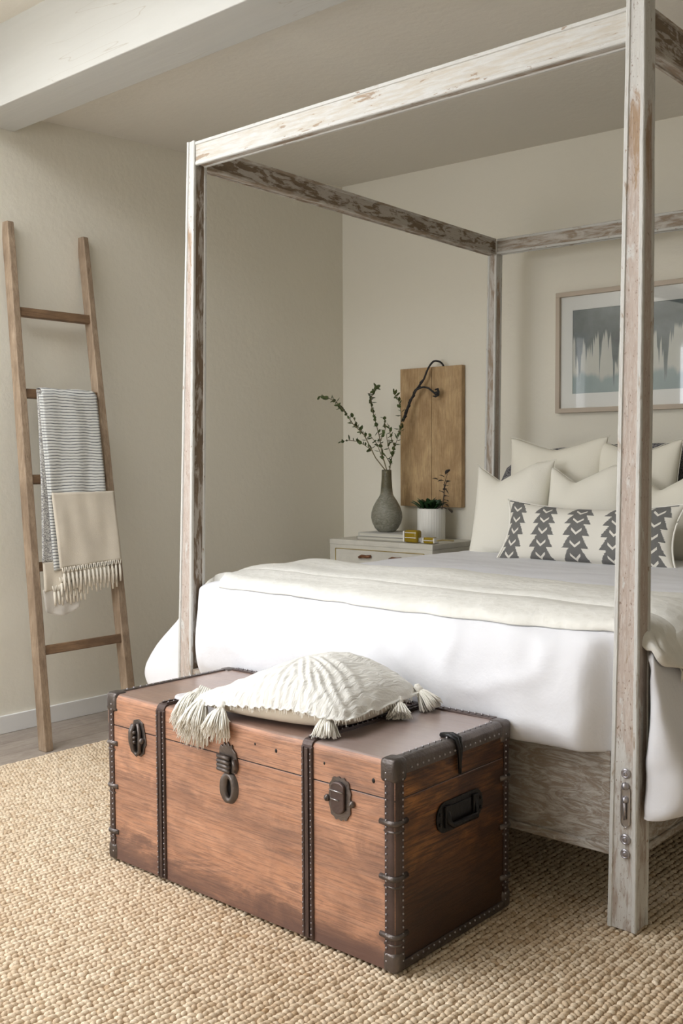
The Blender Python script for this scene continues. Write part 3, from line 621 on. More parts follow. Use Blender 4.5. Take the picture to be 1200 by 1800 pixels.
def bedsurf(u, v):
    """u: signed cloth distance across from the centre line, v: cloth distance toward the foot measured from y=.30 (negative = toward the head)"""
    au = abs(u); side = 0
    if au <= .68: x = u; z = 0; g = 0
    else:
        q = at(SIDEL, lenL, au-.68) if u < 0 else at(SIDER, lenR, au-.68); x = math.copysign(q.x, u); z = q.z-ZT; g = au-.68
    if v <= 0: y = .30-v; zf = .006
    else: q = at(FOOT, lenF, v); y = q.x; zf = q.z-ZT
    if g > .22 and v > .06:          # side drape closes round behind the post
        ob = .955 if u < 0 else .895; yy = .12 if u < 0 else .035; a = min(1, (v-.06)/.15)*math.pi/2
        y = .24-(.24-yy)*math.sin(a); bl = min(1, (g-.22)/.08); b = abs(x)-ob
        if b > 0: x = math.copysign(ob+b*(1-bl*(1-math.cos(a)**.45)), u)
        zf = .006*(1-bl)
    if u < 0 and y > 1.3: kk = min(1, (y-1.3)/.45); x = lp_(x, max(x, -1.17), kk)
    p = Vector((XC+x, y, ZT+z+zf))
    fs = min(1, max(0, v)/.2); cr_ = 1-abs(noise.noise(Vector((p.x*3.8+p.z*4.5, p.z*6.5-p.x*2.2, 6.1))))*2.0
    p.y -= fs*.024*max(0, cr_-.5)*(.35+.65*min(1, max(0, (p.x-1.9)/1.0)))
    dr = min(1, max(0, g-.05)/.2)
    # broad softness and gathers running down the drapes
    p.z += nz((p.x*1.3, p.y*1.3, 1.7), 1.6, .016)*(1-fs)*(1-dr)
    p.y += fs*(nz((p.x*5.5, p.z*1.2, 3.1), 1, .016) + nz((p.x*13+p.z*5, p.z*4, 9), 1, .006))-.003*fs
    if v > .1 and g < .22:
        k = max(0, min(1, (p.x-2.985)/.08)); k = max(k, min(1, max(0, (1.47-p.x)/.10)))*fs; k = k*k*(3-2*k); p.y = lp_(p.y, max(p.y, .030+.1*p.y), k)
    if dr > 0: p.x += math.copysign(1, u)*dr*(nz((p.y*6, p.z*1.5, 5.5), 1, .030)+nz((p.y*15, p.z*5, 2.5), 1, .012))
    p.z += nz((p.x*7, p.y*7, 4.2), 1, .0035)+nz((p.x*3, p.y*22, 7.2), 1, .002)
    return p
def gridcloth(us, vs, fn, skip=None):
    mb = MB(); n = len(vs)
    mb.v = [tuple(fn(u, v)) for u in us for v in vs]
    for i in range(len(us)-1):
        for j in range(n-1):
            if skip and skip((us[i]+us[i+1])/2, (vs[j]+vs[j+1])/2): continue
            mb.f.append((i*n+j, (i+1)*n+j, (i+1)*n+j+1, i*n+j+1)); mb.mi.append(0)
    return mb
us = list(np.linspace(-.68-lenL, .68+lenR, 150)); vs = list(np.linspace(-1.80, lenF, 110))
def skip(u, v):
    if abs(u) < .68: return False
    p = bedsurf(u, v); g = abs(u)-.68
    if g < .22 and v > 0:
        if u < 0 and p.x < 1.375 and p.y < .095: return True
        if u > 0 and p.x > 3.085 and p.y < .10: return True
    if g >= .22 and v > .215: return True
    return False
mb = gridcloth(us, vs, bedsurf, skip)
tag(obj('duvet', mb, M['duvet'], smooth=True, solid=.018, subsurf=1), 'puffy plain white cotton duvet covering the canopy bed', 'duvet')
# cream throw in two folded layers across the foot of the bed
def vthrow(y): return .30-y if y >= .30 else None
v_of_y = lambda y: .30-y if y > .30 else next(lenF*i/199 for i, q in enumerate(FOOT) if q.x <= y)
uR = .68+lenR*.42; uL = -.68-lenL*.36
def thr(lo, hi, off, nv, u0, u1, fold=.022):
    def fn(u, t):
        f = (u-uL)/(uR-uL)
        if u > .68: u = .68+(u-.68)*(.86+.30*t)
        v0 = v_of_y(lo(f)); v1 = v_of_y(hi(f)); v = v0+(v1-v0)*t
        if u > .90: v = lp(v, min(v, .085), min(1, (u-.90)/.10))
        p = bedsurf(u, v); e = .004; a = bedsurf(u+e, v)-p; b = bedsurf(u, v+e)-p; n = b.cross(a)
        n = n.normalized() if n.length > 1e-12 else Vector((0, 0, 1))
        if n.z < -.3: n = -n
        puff = off + fold*(1-(2*t-1)**4)**.5 + .004*math.sin(t*9+f*5)*math.sin(t*math.pi) + nz((p.x*6, p.y*6, 2), 1, .003)
        k = max(0, min(1, (1.50-p.x)/.09)); q = p+n*puff; q.y = lp_(q.y, max(q.y, .108+.3*max(0, q.y)), k*k*(3-2*k)); return q
    uu = [u for u in np.linspace(u0, u1, 110)]; tt = list(np.linspace(0, 1, nv)); return gridcloth(uu, tt, fn)
thw = thing('throw_blanket', 'cream quilted throw folded in two layers across the foot of the bed', 'blanket', (2.25, .3, .82))
def lo1(f): return lp(.012, .030, f) + .010*math.sin(f*7) - .02*max(0, .25-f)
obj('lower_fold', thr(lo1, lambda f: .31+.02*math.sin(f*6), .006, 18, uL+.10, uR), M['throw'], thw, smooth=True, solid=.008, subsurf=1)
obj('upper_fold', thr(lambda f: .245-.05*f+.012*math.sin(f*9), lambda f: .64+.05*math.sin(f*5), .020, 18, uL+.18, uR), M['throw'], thw, smooth=True, solid=.008, subsurf=1)
mb = MB()
for i in range(60):
    f = 1.0; t_ = i/60; y = lp(.20, .62, t_); v = v_of_y(y); p = bedsurf(.68+(uR-.68)*(.86+.30*t_), v); n = Vector((1, 0, .35)).normalized(); p = p+n*.018
    L = random.uniform(.035, .055); mb.tube([p, p+Vector((random.uniform(.004, .014), random.uniform(-.006, .006), -L*.5)), p+Vector((random.uniform(.004, .02), random.uniform(-.012, .012), -L))], [.0028, .0022, .0012], 5)
tag(obj('fringe', mb, M['strand'], thw, smooth=True), kind='stuff')
rebase(thw)

def pillow(name, w_, h_, T, chop, mat, loc, lean, yaw, label, cat='pillow', group=None, piping=None, seed=0, roll=0, dipx=0.0, sag=0.0, n=26):
    """stands on its lower edge: local x = width, z = height, y = thickness"""
    root = thing(name, label, cat, loc, group); mb = MB(); uvs = []
    Rm = Matrix.Rotation(yaw, 3, 'Z') @ Matrix.Rotation(lean, 3, 'X') @ Matrix.Rotation(roll, 3, 'Y')
    idx = {}
    def P(s, t, side):
        x = w_/2*s*(1-.085*(1-t*t)**1.0*(abs(s)**2)); z = h_/2*(t*(1-.075*(1-s*s)*t*t)+1)
        th = T/2*((1-abs(s)**2.2)*(1-abs(t)**2.2))**.52
        dd = max(0, 1-abs((s-dipx)/.85)); ch = chop*max(0, (t+.25)/1.25)**2*dd**1.15
        z -= ch; th *= 1-.45*max(0, t)*dd*(1 if chop > 0 else 0)*min(1, chop/.08)
        z -= sag*(1-s*s)*max(0, t)
        y = side*th
        q = Vector((x*3, z*3, seed+side)); y += side*.010*noise.noise(q*2.2)*(1-s*s)*(1-t*t)*4*.5
        cr = math.sin((abs(s-dipx)*9-(1-t)*6))*.0035*max(0, t)*dd*(1 if chop else 0); y += side*cr
        return Rm @ Vector((x, y, z))
    N = n
    for side in (-1, 1):
        for i in range(N+1):
            for j in range(N+1):
                s = -1+2*i/N; t = -1+2*j/N; s = math.copysign(abs(s)**.8, s); t = math.copysign(abs(t)**.8, t)
                k = (i, j, side if 0 < i < N and 0 < j < N else 0)
                if k not in idx: idx[k] = len(mb.v); mb.v.append(tuple(P(s, t, side if k[2] else 0))); uvs.append(((s+1)/2, (t+1)/2))
        for i in range(N):
            for j in range(N):
                q = [idx[(a, b, side if 0 < a < N and 0 < b < N else 0)] for a, b in ((i, j), (i+1, j), (i+1, j+1), (i, j+1))]
                mb.f.append(tuple(q)); mb.mi.append(0)
    o = obj('cushion_cover', mb, mat, root, smooth=True, subsurf=1, uvs=uvs)
    rim = [P(-1+2*i/N, -1, 0) for i in range(N)] + [P(1, -1+2*i/N, 0) for i in range(N)] + [P(1-2*i/N, 1, 0) for i in range(N)] + [P(-1, 1-2*i/N, 0) for i in range(N+1)]
    obj('seam', MB().tube(rim, .0013 if not piping else .004, 6), piping or mat, root, smooth=True)
    return root
BZ = ZT+.012
G = 'cream pillows at the head of the bed'
L1 = -.16
pillow('euro_pillow', .545, .56, .17, .05, M['cream'], (1.775, 1.93, BZ-.005), L1+.04, 0, 'large cream pillow in back row against left end of charcoal headboard', group=G, seed=1, dipx=-.02)
pillow('euro_pillow', .42, .54, .16, .05, M['cream'], (2.195, 1.935, BZ-.005), L1+.04, 0, 'large cream pillow in back row partly behind the near bedpost', group=G, seed=2)
pillow('euro_pillow', .52, .55, .17, .05, M['cream2'], (2.70, 1.93, BZ-.005), L1+.04, 0, 'large cream pillow in back row at the right edge of the photo', group=G, seed=3)
pillow('square_pillow', .42, .48, .17, .09, M['cream2'], (1.672, 1.69, BZ-.03), -.26, .06, 'cream pillow with deep centre dent at front left, beside the nightstand', group=G, seed=4, roll=-.03, dipx=-.32)
pillow('square_pillow', .42, .455, .17, .085, M['cream2'], (2.045, 1.72, BZ-.02), -.22, 0, 'cream pillow with dented top behind middle of patterned lumbar cushion', group=G, seed=5, dipx=-.3)
pillow('square_pillow', .40, .43, .16, .09, M['cream'], (2.385, 1.74, BZ-.02), -.22, -.05, 'cream pillow whose top edge rises to the right of near bedpost', group=G, seed=6)
pillow('square_pillow', .46, .40, .16, .08, M['greenp'], (2.80, 1.62, BZ-.03), -.35, -.1, 'sage tinted cream pillow at photo edge right of lumbar cushion', group=G, seed=7)
pillow('lumbar_pillow', .85, .29, .15, .0, M['print'], (2.175, 1.48, BZ-.016), -.36, 0, 'long white lumbar cushion printed with columns of charcoal arrowheads', 'cushion', seed=8, sag=.030, piping=M['strand'], n=34)

# ------------------------------------------------------------------ tasselled cushion on the trunk
tc = thing('tassel_cushion', 'cream crinkled gauze cushion with long tassels lying on trunk lid', 'cushion', (2.27, -.33, TH+.009))
cxx, cyy = 2.272, -.345
PROF = [(.0, .78), (.004, .90), (.014, .965), (.030, .995), (.044, 1.0), (.060, .985), (.084, .93), (.106, .84), (.126, .71), (.143, .53), (.153, .32), (.157, .12), (.1575, .01)]
def cush(th, z, k, ext=0.0):
    """point on the pillow surface: angle th, height z above the lid, outline scale k"""
    c, s_ = math.cos(th), math.sin(th); pw = 2+1.5*min(1, max(0, (k-.3)/.7))**2; e = (abs(c)**pw+abs(s_)**pw)**(1/pw); q = k/e*(1+ext*abs(math.sin(2*th))**8)
    x, y = .268*q*c, .212*q*s_; a = .12; sm_ = max(0, min(1, (.12-x)/.40)); low = 1-.58*sm_*sm_*(3-2*sm_)-.20*max(0, (x-.08)/.19)**2
    return Vector((cxx+x*math.cos(a)-y*math.sin(a), cyy+x*math.sin(a)+y*math.cos(a), TH+.0095+z*(low if z > .03 else 1+(low-1)*z/.03)))
mb = MB(); mb.rings([[cush(2*math.pi*i/72, z, k, .05*k**6)+Vector((0, 0, .0)) for i in range(72)] for z, k in PROF])
obj('linen_cover', mb, M['linen'], tc, smooth=True, subsurf=1)
GP = [(.050, 1.035)] + [(z+.006, k+.012) for z, k in PROF[4:]]
def gz(th, j):
    z, k = GP[j]; p = cush(th, z, k, .10*k**8); v = Vector(((p.x-cxx)*1, (p.y-cyy), 0))
    rip = .0030*math.sin((p.x+.35*p.y)*250+4*noise.noise(p*7))+.0035*noise.noise(Vector((p.x*60, p.y*16, 3))); f = min(1, k*1.4)
    d = v.normalized()*.35*k if v.length > 1e-6 else Vector((0, 0, 0)); p = p+(Vector((0, 0, 1))+d)*(.004+rip*(.35+.65*f))
    if j == 0: p.z -= .004+.006*noise.noise(Vector((p.x*30, p.y*30, 1)))
    return p
def gj(f):
    i = min(int(f), len(GP)-2); return i, f-i
NTH = 300; mb = MB(); rs = []
for q in range(40):
    f = (len(GP)-1)*q/39; i, t_ = gj(f); rs.append([gz(2*math.pi*k/NTH, i).lerp(gz(2*math.pi*k/NTH, i+1), t_) for k in range(NTH)])
mb.rings(rs, caps=False); mb.f.append(tuple(39*NTH+j for j in range(NTH))); mb.mi.append(0)
obj('gauze_cover', mb, M['gauze'], tc, smooth=True, solid=.003)
mb = MB()
for i in range(330):
    th = random.uniform(0, 2*math.pi); p = gz(th, 0); d = Vector((p.x-cxx, p.y-cyy, 0)).normalized(); mb.tube([p, p+d*.002+Vector((random.uniform(-.003, .003), 0, -random.uniform(.005, .014)))], [.0011, .0006], 4)
tag(obj('frayed_edge', mb, M['strand'], tc), kind='stuff')
def tassel(o, d, L, spread, parent, n=70, floor=None, bend=0.0):
    o = Vector(o); d = Vector(d).normalized(); a = d.cross(Vector((.2, .1, 1))).normalized(); b = d.cross(a); mb = MB()
    mb.ball(o, .011, 8, 0, (1, 1, 1)); mb.tube([o-d*.006, o+d*.02], [.010, .012], 8)
    for i in range(n):
        th = random.uniform(0, 2*math.pi); r = spread*math.sqrt(random.random()); l = L*random.uniform(.85, 1.05)
        pts = []
        for k in range(5):
            f = k/4; w_ = .006+(r-.006)*f**.8; q = o+d*(.012+l*f)+(a*math.cos(th)+b*math.sin(th))*w_+Vector((0, 0, -bend*f*f))
            q += Vector((random.uniform(-1, 1), random.uniform(-1, 1), random.uniform(-1, 1)))*.0015
            if floor is not None: q.z = max(q.z, floor+.002+random.random()*.004) if (q.y > TY0-.008) else q.z
            pts.append(q)
        mb.tube(pts, [.0022, .0024, .0022, .002, .0010], 5)
    o_ = obj('tassel', mb, M['strand'], parent, smooth=True); return o_
fz = TH+.001
tassel((2.015, -.530, .574), (.05, -.90, -.34), .070, .040, tc, 260, fz, .055)
tassel((2.075, -.555, .568), (.25, -.75, -.5), .085, .055, tc, 240, fz, .04)
tassel((2.170, -.575, .568), (.25, -.55, -.6), .065, .045, tc, 190, fz, .02)
tassel((2.500, -.500, .590), (.28, -.45, -.75), .065, .042, tc, 220, fz, .01)
tassel((2.530, -.235, .575), (.45, -.55, -.6), .055, .038, tc, 150, fz, .0)
tassel((2.515, -.13, .590), (.6, .05, -.6), .06, .04, tc, 160, fz, .01)
tassel((2.0, -.16, .568), (-.7, .3, -.5), .07, .034, tc, 70, fz, .0)
# braided cords joining the tassels at the left corner
mb = MB()
for q in range(6): mb.tube([(2.0+q*.008, -.505, .585-q*.001), (2.02+q*.010, -.545, .566), (2.045+q*.010, -.575, .548)], .0035, 5)
obj('braid', mb, M['strand'], tc, smooth=True)
rebase(tc)

# ------------------------------------------------------------------ ladder and blanket
lad = thing('wooden_ladder', 'rustic brown wooden blanket ladder leaning against the left wall', 'ladder', (.4, .2, FL))
def LX(z): return .43-.1665*z
def railbar(yb0, yb1, yt0, yt1, z1):
    mb = MB(); rs = []
    for i in range(13):
        t = i/12; z = FL+(z1-FL)*t; j = random.uniform(-.0012, .0012); y0, y1 = lp(yb0, yt0, t)+j, lp(yb1, yt1, t)+j; x = LX(z)
        rs.append([(x-.056, y0, z), (x, y0, z), (x, y1, z), (x-.056, y1, z)])
    mb.rings(rs); return obj('side_rail', mb, M['ladder'], lad, bevel=.004)
railbar(-.034, .006, .072, .106, 2.345)
railbar(.425, .470, .478, .508, 2.336)
for z in (1.930, 1.556, 1.168, .780, .415):
    f = z/2.34; mb = MB(); x = LX(z)-.024
    mb.box(x-.014, x+.014, lp(.004, .104, f), lp(.43, .48, f), z-.021, z+.021, 0, Matrix.Rotation(.165, 3, 'Y').inverted())
    obj('rung', mb, M['rung'], lad, bevel=.004)
rebase(lad)
blk = thing('ladder_blanket', 'striped grey and cream fringed blanket hanging over ladder rungs', 'blanket', (.25, .28, 1.58))
def hang(y0, y1, z0, z1, off, ny=28, nz_=50, amp=.004, mode=None):
    mb = MB(); f = lambda q, t: q(t) if callable(q) else q
    for j in range(nz_+1):
        t = j/nz_
        for i in range(ny+1):
            s = i/ny; a, b = f(y0, t), f(y1, t); y = a+(b-a)*s; z = z0(s)+(z1(s)-z0(s))*t
            x = LX(z)+off+amp*math.sin(s*13+t*2)*t+.004*noise.noise(Vector((y*18, z*5, off*50)))
            mb.v.append((x, y, z))
    for j in range(nz_):
        for i in range(ny): a = j*(ny+1)+i; mb.f.append((a, a+1, a+ny+2, a+ny+1)); mb.mi.append(0)
    return mb
cl = lambda v: (lambda s: v)
# back layer (speckled then cream), seen at the left
o = obj('back_layer', hang(lambda t: lp(.122, .052, t**1.3), lambda t: lp(.22, .26, t), cl(1.575), cl(.80), .004, 16, 60), M['speckle'], blk, smooth=True, solid=.004)
obj('back_linen', hang(lambda t: lp(.055, .045, t), lambda t: lp(.26, .25, t), cl(.80), lambda s: .672+.01*s, .005, 16, 20), M['linen'], blk, smooth=True, solid=.004)
# top roll over the rung and front striped layer
mb = MB(); rs = []
zt = 1.577; xr = LX(1.556)-.024
for i in range(19):
    s = i/18; y = lp(.148, .438, s)
    rs.append([(xr+.035*math.cos(a)*1.0-.002, y, 1.556+.030*math.sin(a)+.002*math.sin(s*11)) for a in [k*math.pi/10 for k in range(11)]])
mb.rings(rs, caps=False, closed=False)
obj('rung_fold', mb, M['stripe'], blk, smooth=True, solid=.004)
obj('striped_panel', hang(lambda t: lp(.140, .125, t), lambda t: lp(.440, .425, t), cl(1.562), cl(1.09), .014, 28, 40), M['stripe'], blk, smooth=True, solid=.005)
obj('striped_panel_back', hang(lambda t: lp(.13, .105, t), lambda t: lp(.43, .42, t), cl(1.552), cl(.76), .008, 20, 50), M['stripe'], blk, smooth=True, solid=.004)
obj('linen_panel', hang(lambda t: lp(.130, .128, t), lambda t: lp(.466, .462, t), cl(1.108), lambda s: lp(.768, .785, s), .024, 28, 30), M['linen'], blk, smooth=True, solid=.006)
def fringe(y0, y1, zf, n, L, off, parent, dz=0):
    mb = MB()
    for i in range(n):
        s = (i+.5)/n; y = lp(y0, y1, s); z = zf(s); x = LX(z)+off
        for sg in (-1, 1): mb.tube([(x, y+sg*.007, z+.004), (x+.002, y+sg*.005, z-.012), (x+.003, y, z-.024)], .0032, 5)
        mb.ball((x+.003, y, z-.026), .0062, 7)
        q = Vector((x+.003, y, z-.026)); yy = random.uniform(-.004, .004)
        mb.tube([q, q+Vector((.004, yy*.5, -L*.5)), q+Vector((.006, yy, -L*random.uniform(.85, 1.1)))], [.0058, .0066, .0045], 6)
    tag(obj('fringe', mb, M['fringe'], parent, smooth=True), kind='stuff')
fringe(.132, .46, lambda s: lp(.768, .785, s), 15, .075, .026, blk)
fringe(.120, .44, lambda s: lp(.725, .745, s), 14, .060, .014, blk)
fringe(.085, .26, lambda s: lp(.690, .70, s), 9, .060, .008, blk)
obj('sheer_end', hang(.04, lambda t: lp(.24, .22, t), cl(.68), lambda s: .585-.03*math.sin(s*3.0)+.01*s, .002, 16, 12), M['sheer'], blk, smooth=True, solid=.001)
rebase(blk)

# ------------------------------------------------------------------ nightstand
NX0, NX1, NY0, NY1, NZ = .271, 1.017, 1.995, 2.41, .788
ns = thing('nightstand', 'pale whitewashed cabinet nightstand with brass inlay lines left of bed', 'nightstand', ((NX0+NX1)/2, (NY0+NY1)/2, FL))
wc = we = plain('limewashed_wood', (.60, .575, .50), .6, 0, (70, .4, .003), .08)
obj('cabinet_body', MB().box(NX0+.001, NX1-.001, NY0+.001, NY1, .12, NZ-.030), wc, ns, bevel=.003)
obj('top', MB().box(NX0, NX1, NY0, NY1, NZ-.030, NZ), we, ns, bevel=.003)
for z0, z1 in ((.46, .735), (.16, .44)):
    dr = obj('drawer', MB().box(NX0+.052, NX1-.058, NY0-.004, NY0+.010, z0, z1), wc, ns, bevel=.002)
    t_ = .0022; mb = MB(); a, b = NX0+.050, NX1-.056
    mb.box(a, b, NY0-.0055, NY0-.001, z1-t_, z1+t_).box(a, b, NY0-.0055, NY0-.001, z0-t_, z0+t_).box(a-t_, a+t_, NY0-.0055, NY0-.001, z0, z1).box(b-t_, b+t_, NY0-.0055, NY0-.001, z0, z1)
    obj('brass_inlay', mb, M['gold'], dr)
    for hx in (.555, .775) if z0 > .4 else (.555, .775):
        zz_ = (.697 if z0 > .4 else .33); mb = MB().tube([(hx-.042, NY0-.016, zz_-.004), (hx-.02, NY0-.021, zz_+.004), (hx+.015, NY0-.021, zz_+.002), (hx+.042, NY0-.016, zz_+.005)], .009, 8)
        mb.box(hx-.036, hx-.028, NY0-.018, NY0, zz_-.004, zz_+.004).box(hx+.028, hx+.036, NY0-.018, NY0, zz_-.004, zz_+.004)
        obj('pull', mb, M['brass'], dr, smooth=True)
for x in (NX0+.03, NX1-.06):
    for y in (NY0+.02, NY1-.05): obj('leg', MB().box(x, x+.035, y, y+.035, FL, .122), wc, ns, bevel=.002)
rebase(ns)
def book(x0, x1, y0, y1, z0, z1, cov, lab):
    b = thing('book', lab, 'book', ((x0+x1)/2, (y0+y1)/2, z0), 'books under the vase'); t_ = .0025
    obj('cover', MB().box(x0, x1, y0, y1, z0, z0+t_).box(x0, x1, y0, y1, z1-t_, z1).box(x0, x0+t_, y0, y1, z0+t_, z1-t_), cov, b)
    obj('pages', MB().box(x0+t_, x1-.004, y0+.004, y1-.004, z0+t_, z1-t_), M['paper'], b); rebase(b)
book(.425, .79, 2.060, 2.33, NZ+.001, NZ+.019, M['cover2'], 'grey lower book of two stacked under the vase on nightstand')
book(.432, .765, 2.068, 2.32, NZ+.020, NZ+.040, M['cover'], 'pale upper book of the stack directly beneath the sage vase')
# vase
VX, VY, VZ = .545, 2.19, NZ+.041
prof = [(.050, 0), (.062, .003), (.085, .022), (.105, .055), (.113, .085), (.110, .115), (.096, .150), (.074, .182), (.053, .208), (.046, .222), (.044, .260), (.041, .31), (.040, .358), (.037, .362), (.034, .356), (.035, .30), (.038, .22), (.060, .16), (.06, .06), (.03, .01)]
prof = [(a*(.81 if b < .2 else .81-.10*min(1, (b-.2)/.1)), b) for a, b in prof]
o = tag(obj('vase', MB().lathe(prof, (0, 0, 0), 48), M['vase'], smooth=True, loc=(VX, VY, VZ)), 'bottle-shaped sage grey crackle vase with tall neck standing on two books', 'vase')
def leafy(mains, subs, label, dens=46, leafmat='leaf', s_=1.0, base=(.0042, .0017), r_=None):
    t = thing('leafy_branch', label, 'branch', mains[0], 'branches in the sage vase'); mb = MB(); lv = MB(); alls = [mains]+subs
    for bi, br in enumerate(alls):
        pts = [Vector(p) for p in br]; n = len(pts); r0 = base[0] if bi == 0 else base[0]*.6
        mb.tube(pts, [r0+(base[1]-r0)*i/(n-1) for i in range(n)], 6)
        L = sum((b-a).length for a, b in zip(pts, pts[1:])); cnt = int(L*dens)
        for k in range(cnt):
            f = .28+.72*(k+random.random())/cnt if bi == 0 else (k+random.random())/cnt
            g = f*(n-1); i = min(int(g), n-2); p = pts[i].lerp(pts[i+1], g-i); d = (pts[i+1]-pts[i]).normalized()
            a = Vector((random.uniform(-1, 1), random.uniform(-.8, .8), random.uniform(-.6, 1))).normalized(); a = (a+d*.5).normalized(); b = a.cross(d).normalized(); c = a.cross(b)
            ll = random.uniform(.020, .038)*s_; ww = ll*.33
            q = [p, p+a*ll*.35+b*ww, p+a*ll*.75+b*ww*.8, p+a*ll, p+a*ll*.75-b*ww*.8, p+a*ll*.35-b*ww, p+a*ll*.5+c*ll*.12]
            q += [v+c*.0008 for v in q[:6]]
            lv.add(q, [(0, 1, 6), (1, 2, 6), (2, 3, 6), (3, 4, 6), (4, 5, 6), (5, 0, 6), (7, 8, 9, 10, 11, 12)])
    obj('stem', mb, M['branch'], t, smooth=True); tag(obj('leaves', lv, M[leafmat], t), kind='stuff'); rebase(t)
low = (VX, VY, VZ+.25)
leafy([low, (.532, 2.2, 1.183), (.484, 2.164, 1.26), (.428, 2.129, 1.393), (.371, 2.093, 1.46), (.332, 2.057, 1.537), (.311, 2.021, 1.583), (.281, 1.986, 1.609), (.233, 1.95, 1.619)],
      [[(.47, 2.155, 1.30), (.406, 2.155, 1.337), (.374, 2.13, 1.358), (.325, 2.105, 1.365), (.276, 2.08, 1.355)], [(.428, 2.129, 1.393), (.384, 2.14, 1.428), (.375, 2.12, 1.461), (.357, 2.1, 1.511)]],
      'leafy olive-green branch reaching left out of the vase over the room corner', 62)
leafy([low, (.54, 2.2, 1.183), (.512, 2.193, 1.276), (.493, 2.186, 1.393), (.465, 2.179, 1.493), (.445, 2.171, 1.57), (.451, 2.164, 1.609), (.475, 2.157, 1.647), (.506, 2.15, 1.672)],
      [[(.515, 2.2, 1.243), (.484, 2.175, 1.343), (.453, 2.15, 1.393)], [(.50, 2.19, 1.36), (.53, 2.2, 1.43), (.52, 2.2, 1.50)]], 'tallest leafy branch rising upright from the middle of the vase', 74)
leafy([(VX+.004, VY, VZ+.25), (.557, 2.2, 1.183), (.562, 2.227, 1.293), (.585, 2.253, 1.392), (.600, 2.27, 1.443)],
      [[(.585, 2.25, 1.392), (.596, 2.27, 1.492), (.583, 2.27, 1.559), (.565, 2.27, 1.609), (.531, 2.27, 1.640)], [(.562, 2.22, 1.27), (.53, 2.22, 1.33), (.52, 2.22, 1.40)], [(.57, 2.23, 1.33), (.55, 2.22, 1.39), (.555, 2.2, 1.45)], [(.56, 2.21, 1.22), (.54, 2.19, 1.27), (.515, 2.18, 1.29)]], 'leafy branch leaning right from vase toward the oak board', 74)
# board on the wall
bd = thing('oak_board', 'tall rectangular oak board mounted on wall above the nightstand', 'board', (.71, 2.41, .97))
BZ0, BZ1 = .972, 1.788
for i, (a, b) in enumerate(((.488, .7178), (.7202, .930))): obj('plank', MB().box(a, b, 2.394, 2.430, BZ0, BZ1), M['board'], bd, bevel=.002)
for z in (1.1, 1.6): obj('batten', MB().box(.54, .88, 2.430, 2.434, z, z+.06), M['board'], bd)
rebase(bd)
cd = thing('twisted_cord', 'black twisted cord looping over top edge of oak board toward the vase', 'cord', (.79, 2.37, 1.78))
P1, _ = spl([(.800, 2.405, 1.778), (.799, 2.392, 1.800), (.785, 2.375, 1.815), (.755, 2.362, 1.815), (.723, 2.354, 1.775), (.696, 2.345, 1.711), (.653, 2.336, 1.657), (.61, 2.327, 1.582), (.583, 2.319, 1.509), (.57, 2.31, 1.475)], 60)
obj('cord', MB().tube(P1, [.0058 if i < 30 else .0058+.0035*(i-30)/30 for i in range(60)], 8), M['cord'], cd, smooth=True)
tw = []
for i in range(26, 60):
    p = P1[i]; a = i*.8; tw.append(p+Vector((math.cos(a)*.010, math.sin(a)*.006, math.sin(a)*.004)))
obj('twist', MB().tube(tw, .0052, 7), M['cord'], cd, smooth=True)
P2, _ = spl([(.655, 2.33, 1.655), (.69, 2.345, 1.670), (.725, 2.35, 1.664), (.754, 2.35, 1.646), (.786, 2.35, 1.622)], 24)
mb = MB().tube(P2, .0058, 8).tube([(.778, 2.35, 1.652), (.796, 2.35, 1.655), (.800, 2.35, 1.640), (.802, 2.35, 1.618)], [.005, .007, .008, .005], 8).tube([(.800, 2.35, 1.622), (.780, 2.35, 1.612), (.760, 2.35, 1.616)], [.007, .006, .003], 8).tube([(.786, 2.35, 1.64), (.788, 2.35, 1.62)], .012, 8)
obj('hook_end', mb, M['cord'], cd, smooth=True)
rebase(cd)
# planter
PX, PY, PZ = .812, 2.265, NZ+.001
pt = thing('planter', 'white ribbed cylindrical planter with dark green leaves under oak board', 'planter', (PX, PY, PZ))
obj('pot', MB().lathe([(.074, 0), (.078, .004), (.079, .178), (.077, .182), (.073, .178), (.071, .03)], (PX, PY, PZ), 96, 0, lambda f: 1+.016*math.cos(f*2*math.pi*32)), M['white'], pt, smooth=True)
obj('soil', MB().lathe([(.02, .16), (.071, .160), (.071, .168), (.01, .170)], (PX, PY, PZ), 20), M['sprig'], pt)
random.seed(21)
def bigleaf(p, a, L, Wd, mat, parent, name='leaf'):
    p = Vector(p); a = Vector(a).normalized(); b = a.cross(Vector((.1, .2, 1))).normalized(); c = a.cross(b); mb = MB(); rs = []
    for i in range(7):
        f = i/6; w_ = Wd*math.sin(math.pi*min(1, f*.96+.03))**.8; q = p+a*L*f-Vector((0, 0, 1))*L*.25*f*f
        rs.append([q+b*w_+c*(-.25*w_), q, q-b*w_+c*(-.25*w_), q+c*.001])
    mb.rings(rs); obj(name, mb, mat, parent, smooth=True)
for i in range(40):
    a = random.uniform(0, 2*math.pi); r_ = random.uniform(.01, .055); x = PX-.022+r_*math.cos(a); 
    bigleaf((x, PY+r_*math.sin(a)*.7, PZ+.176), (math.cos(a)+random.uniform(-.5, .5), math.sin(a), random.uniform(.7, 2.2)), random.uniform(.07, .105), random.uniform(.015, .024), M['leafd'], pt)
mb = MB().tube([(.885, 2.26, .955), (.897, 2.26, 1.0), (.904, 2.26, 1.049), (.900, 2.27, 1.113), (.913, 2.28, 1.168)], [.003, .003, .0025, .002, .0015], 6).tube([(.86, 2.24, .955), (.885, 2.24, .985), (.93, 2.25, .972)], .0025, 6).tube([(.902, 2.265, 1.08), (.92, 2.26, 1.12), (.93, 2.26, 1.13)], .002, 6)
obj('sprig_stem', mb, M['sprig'], pt, smooth=True)
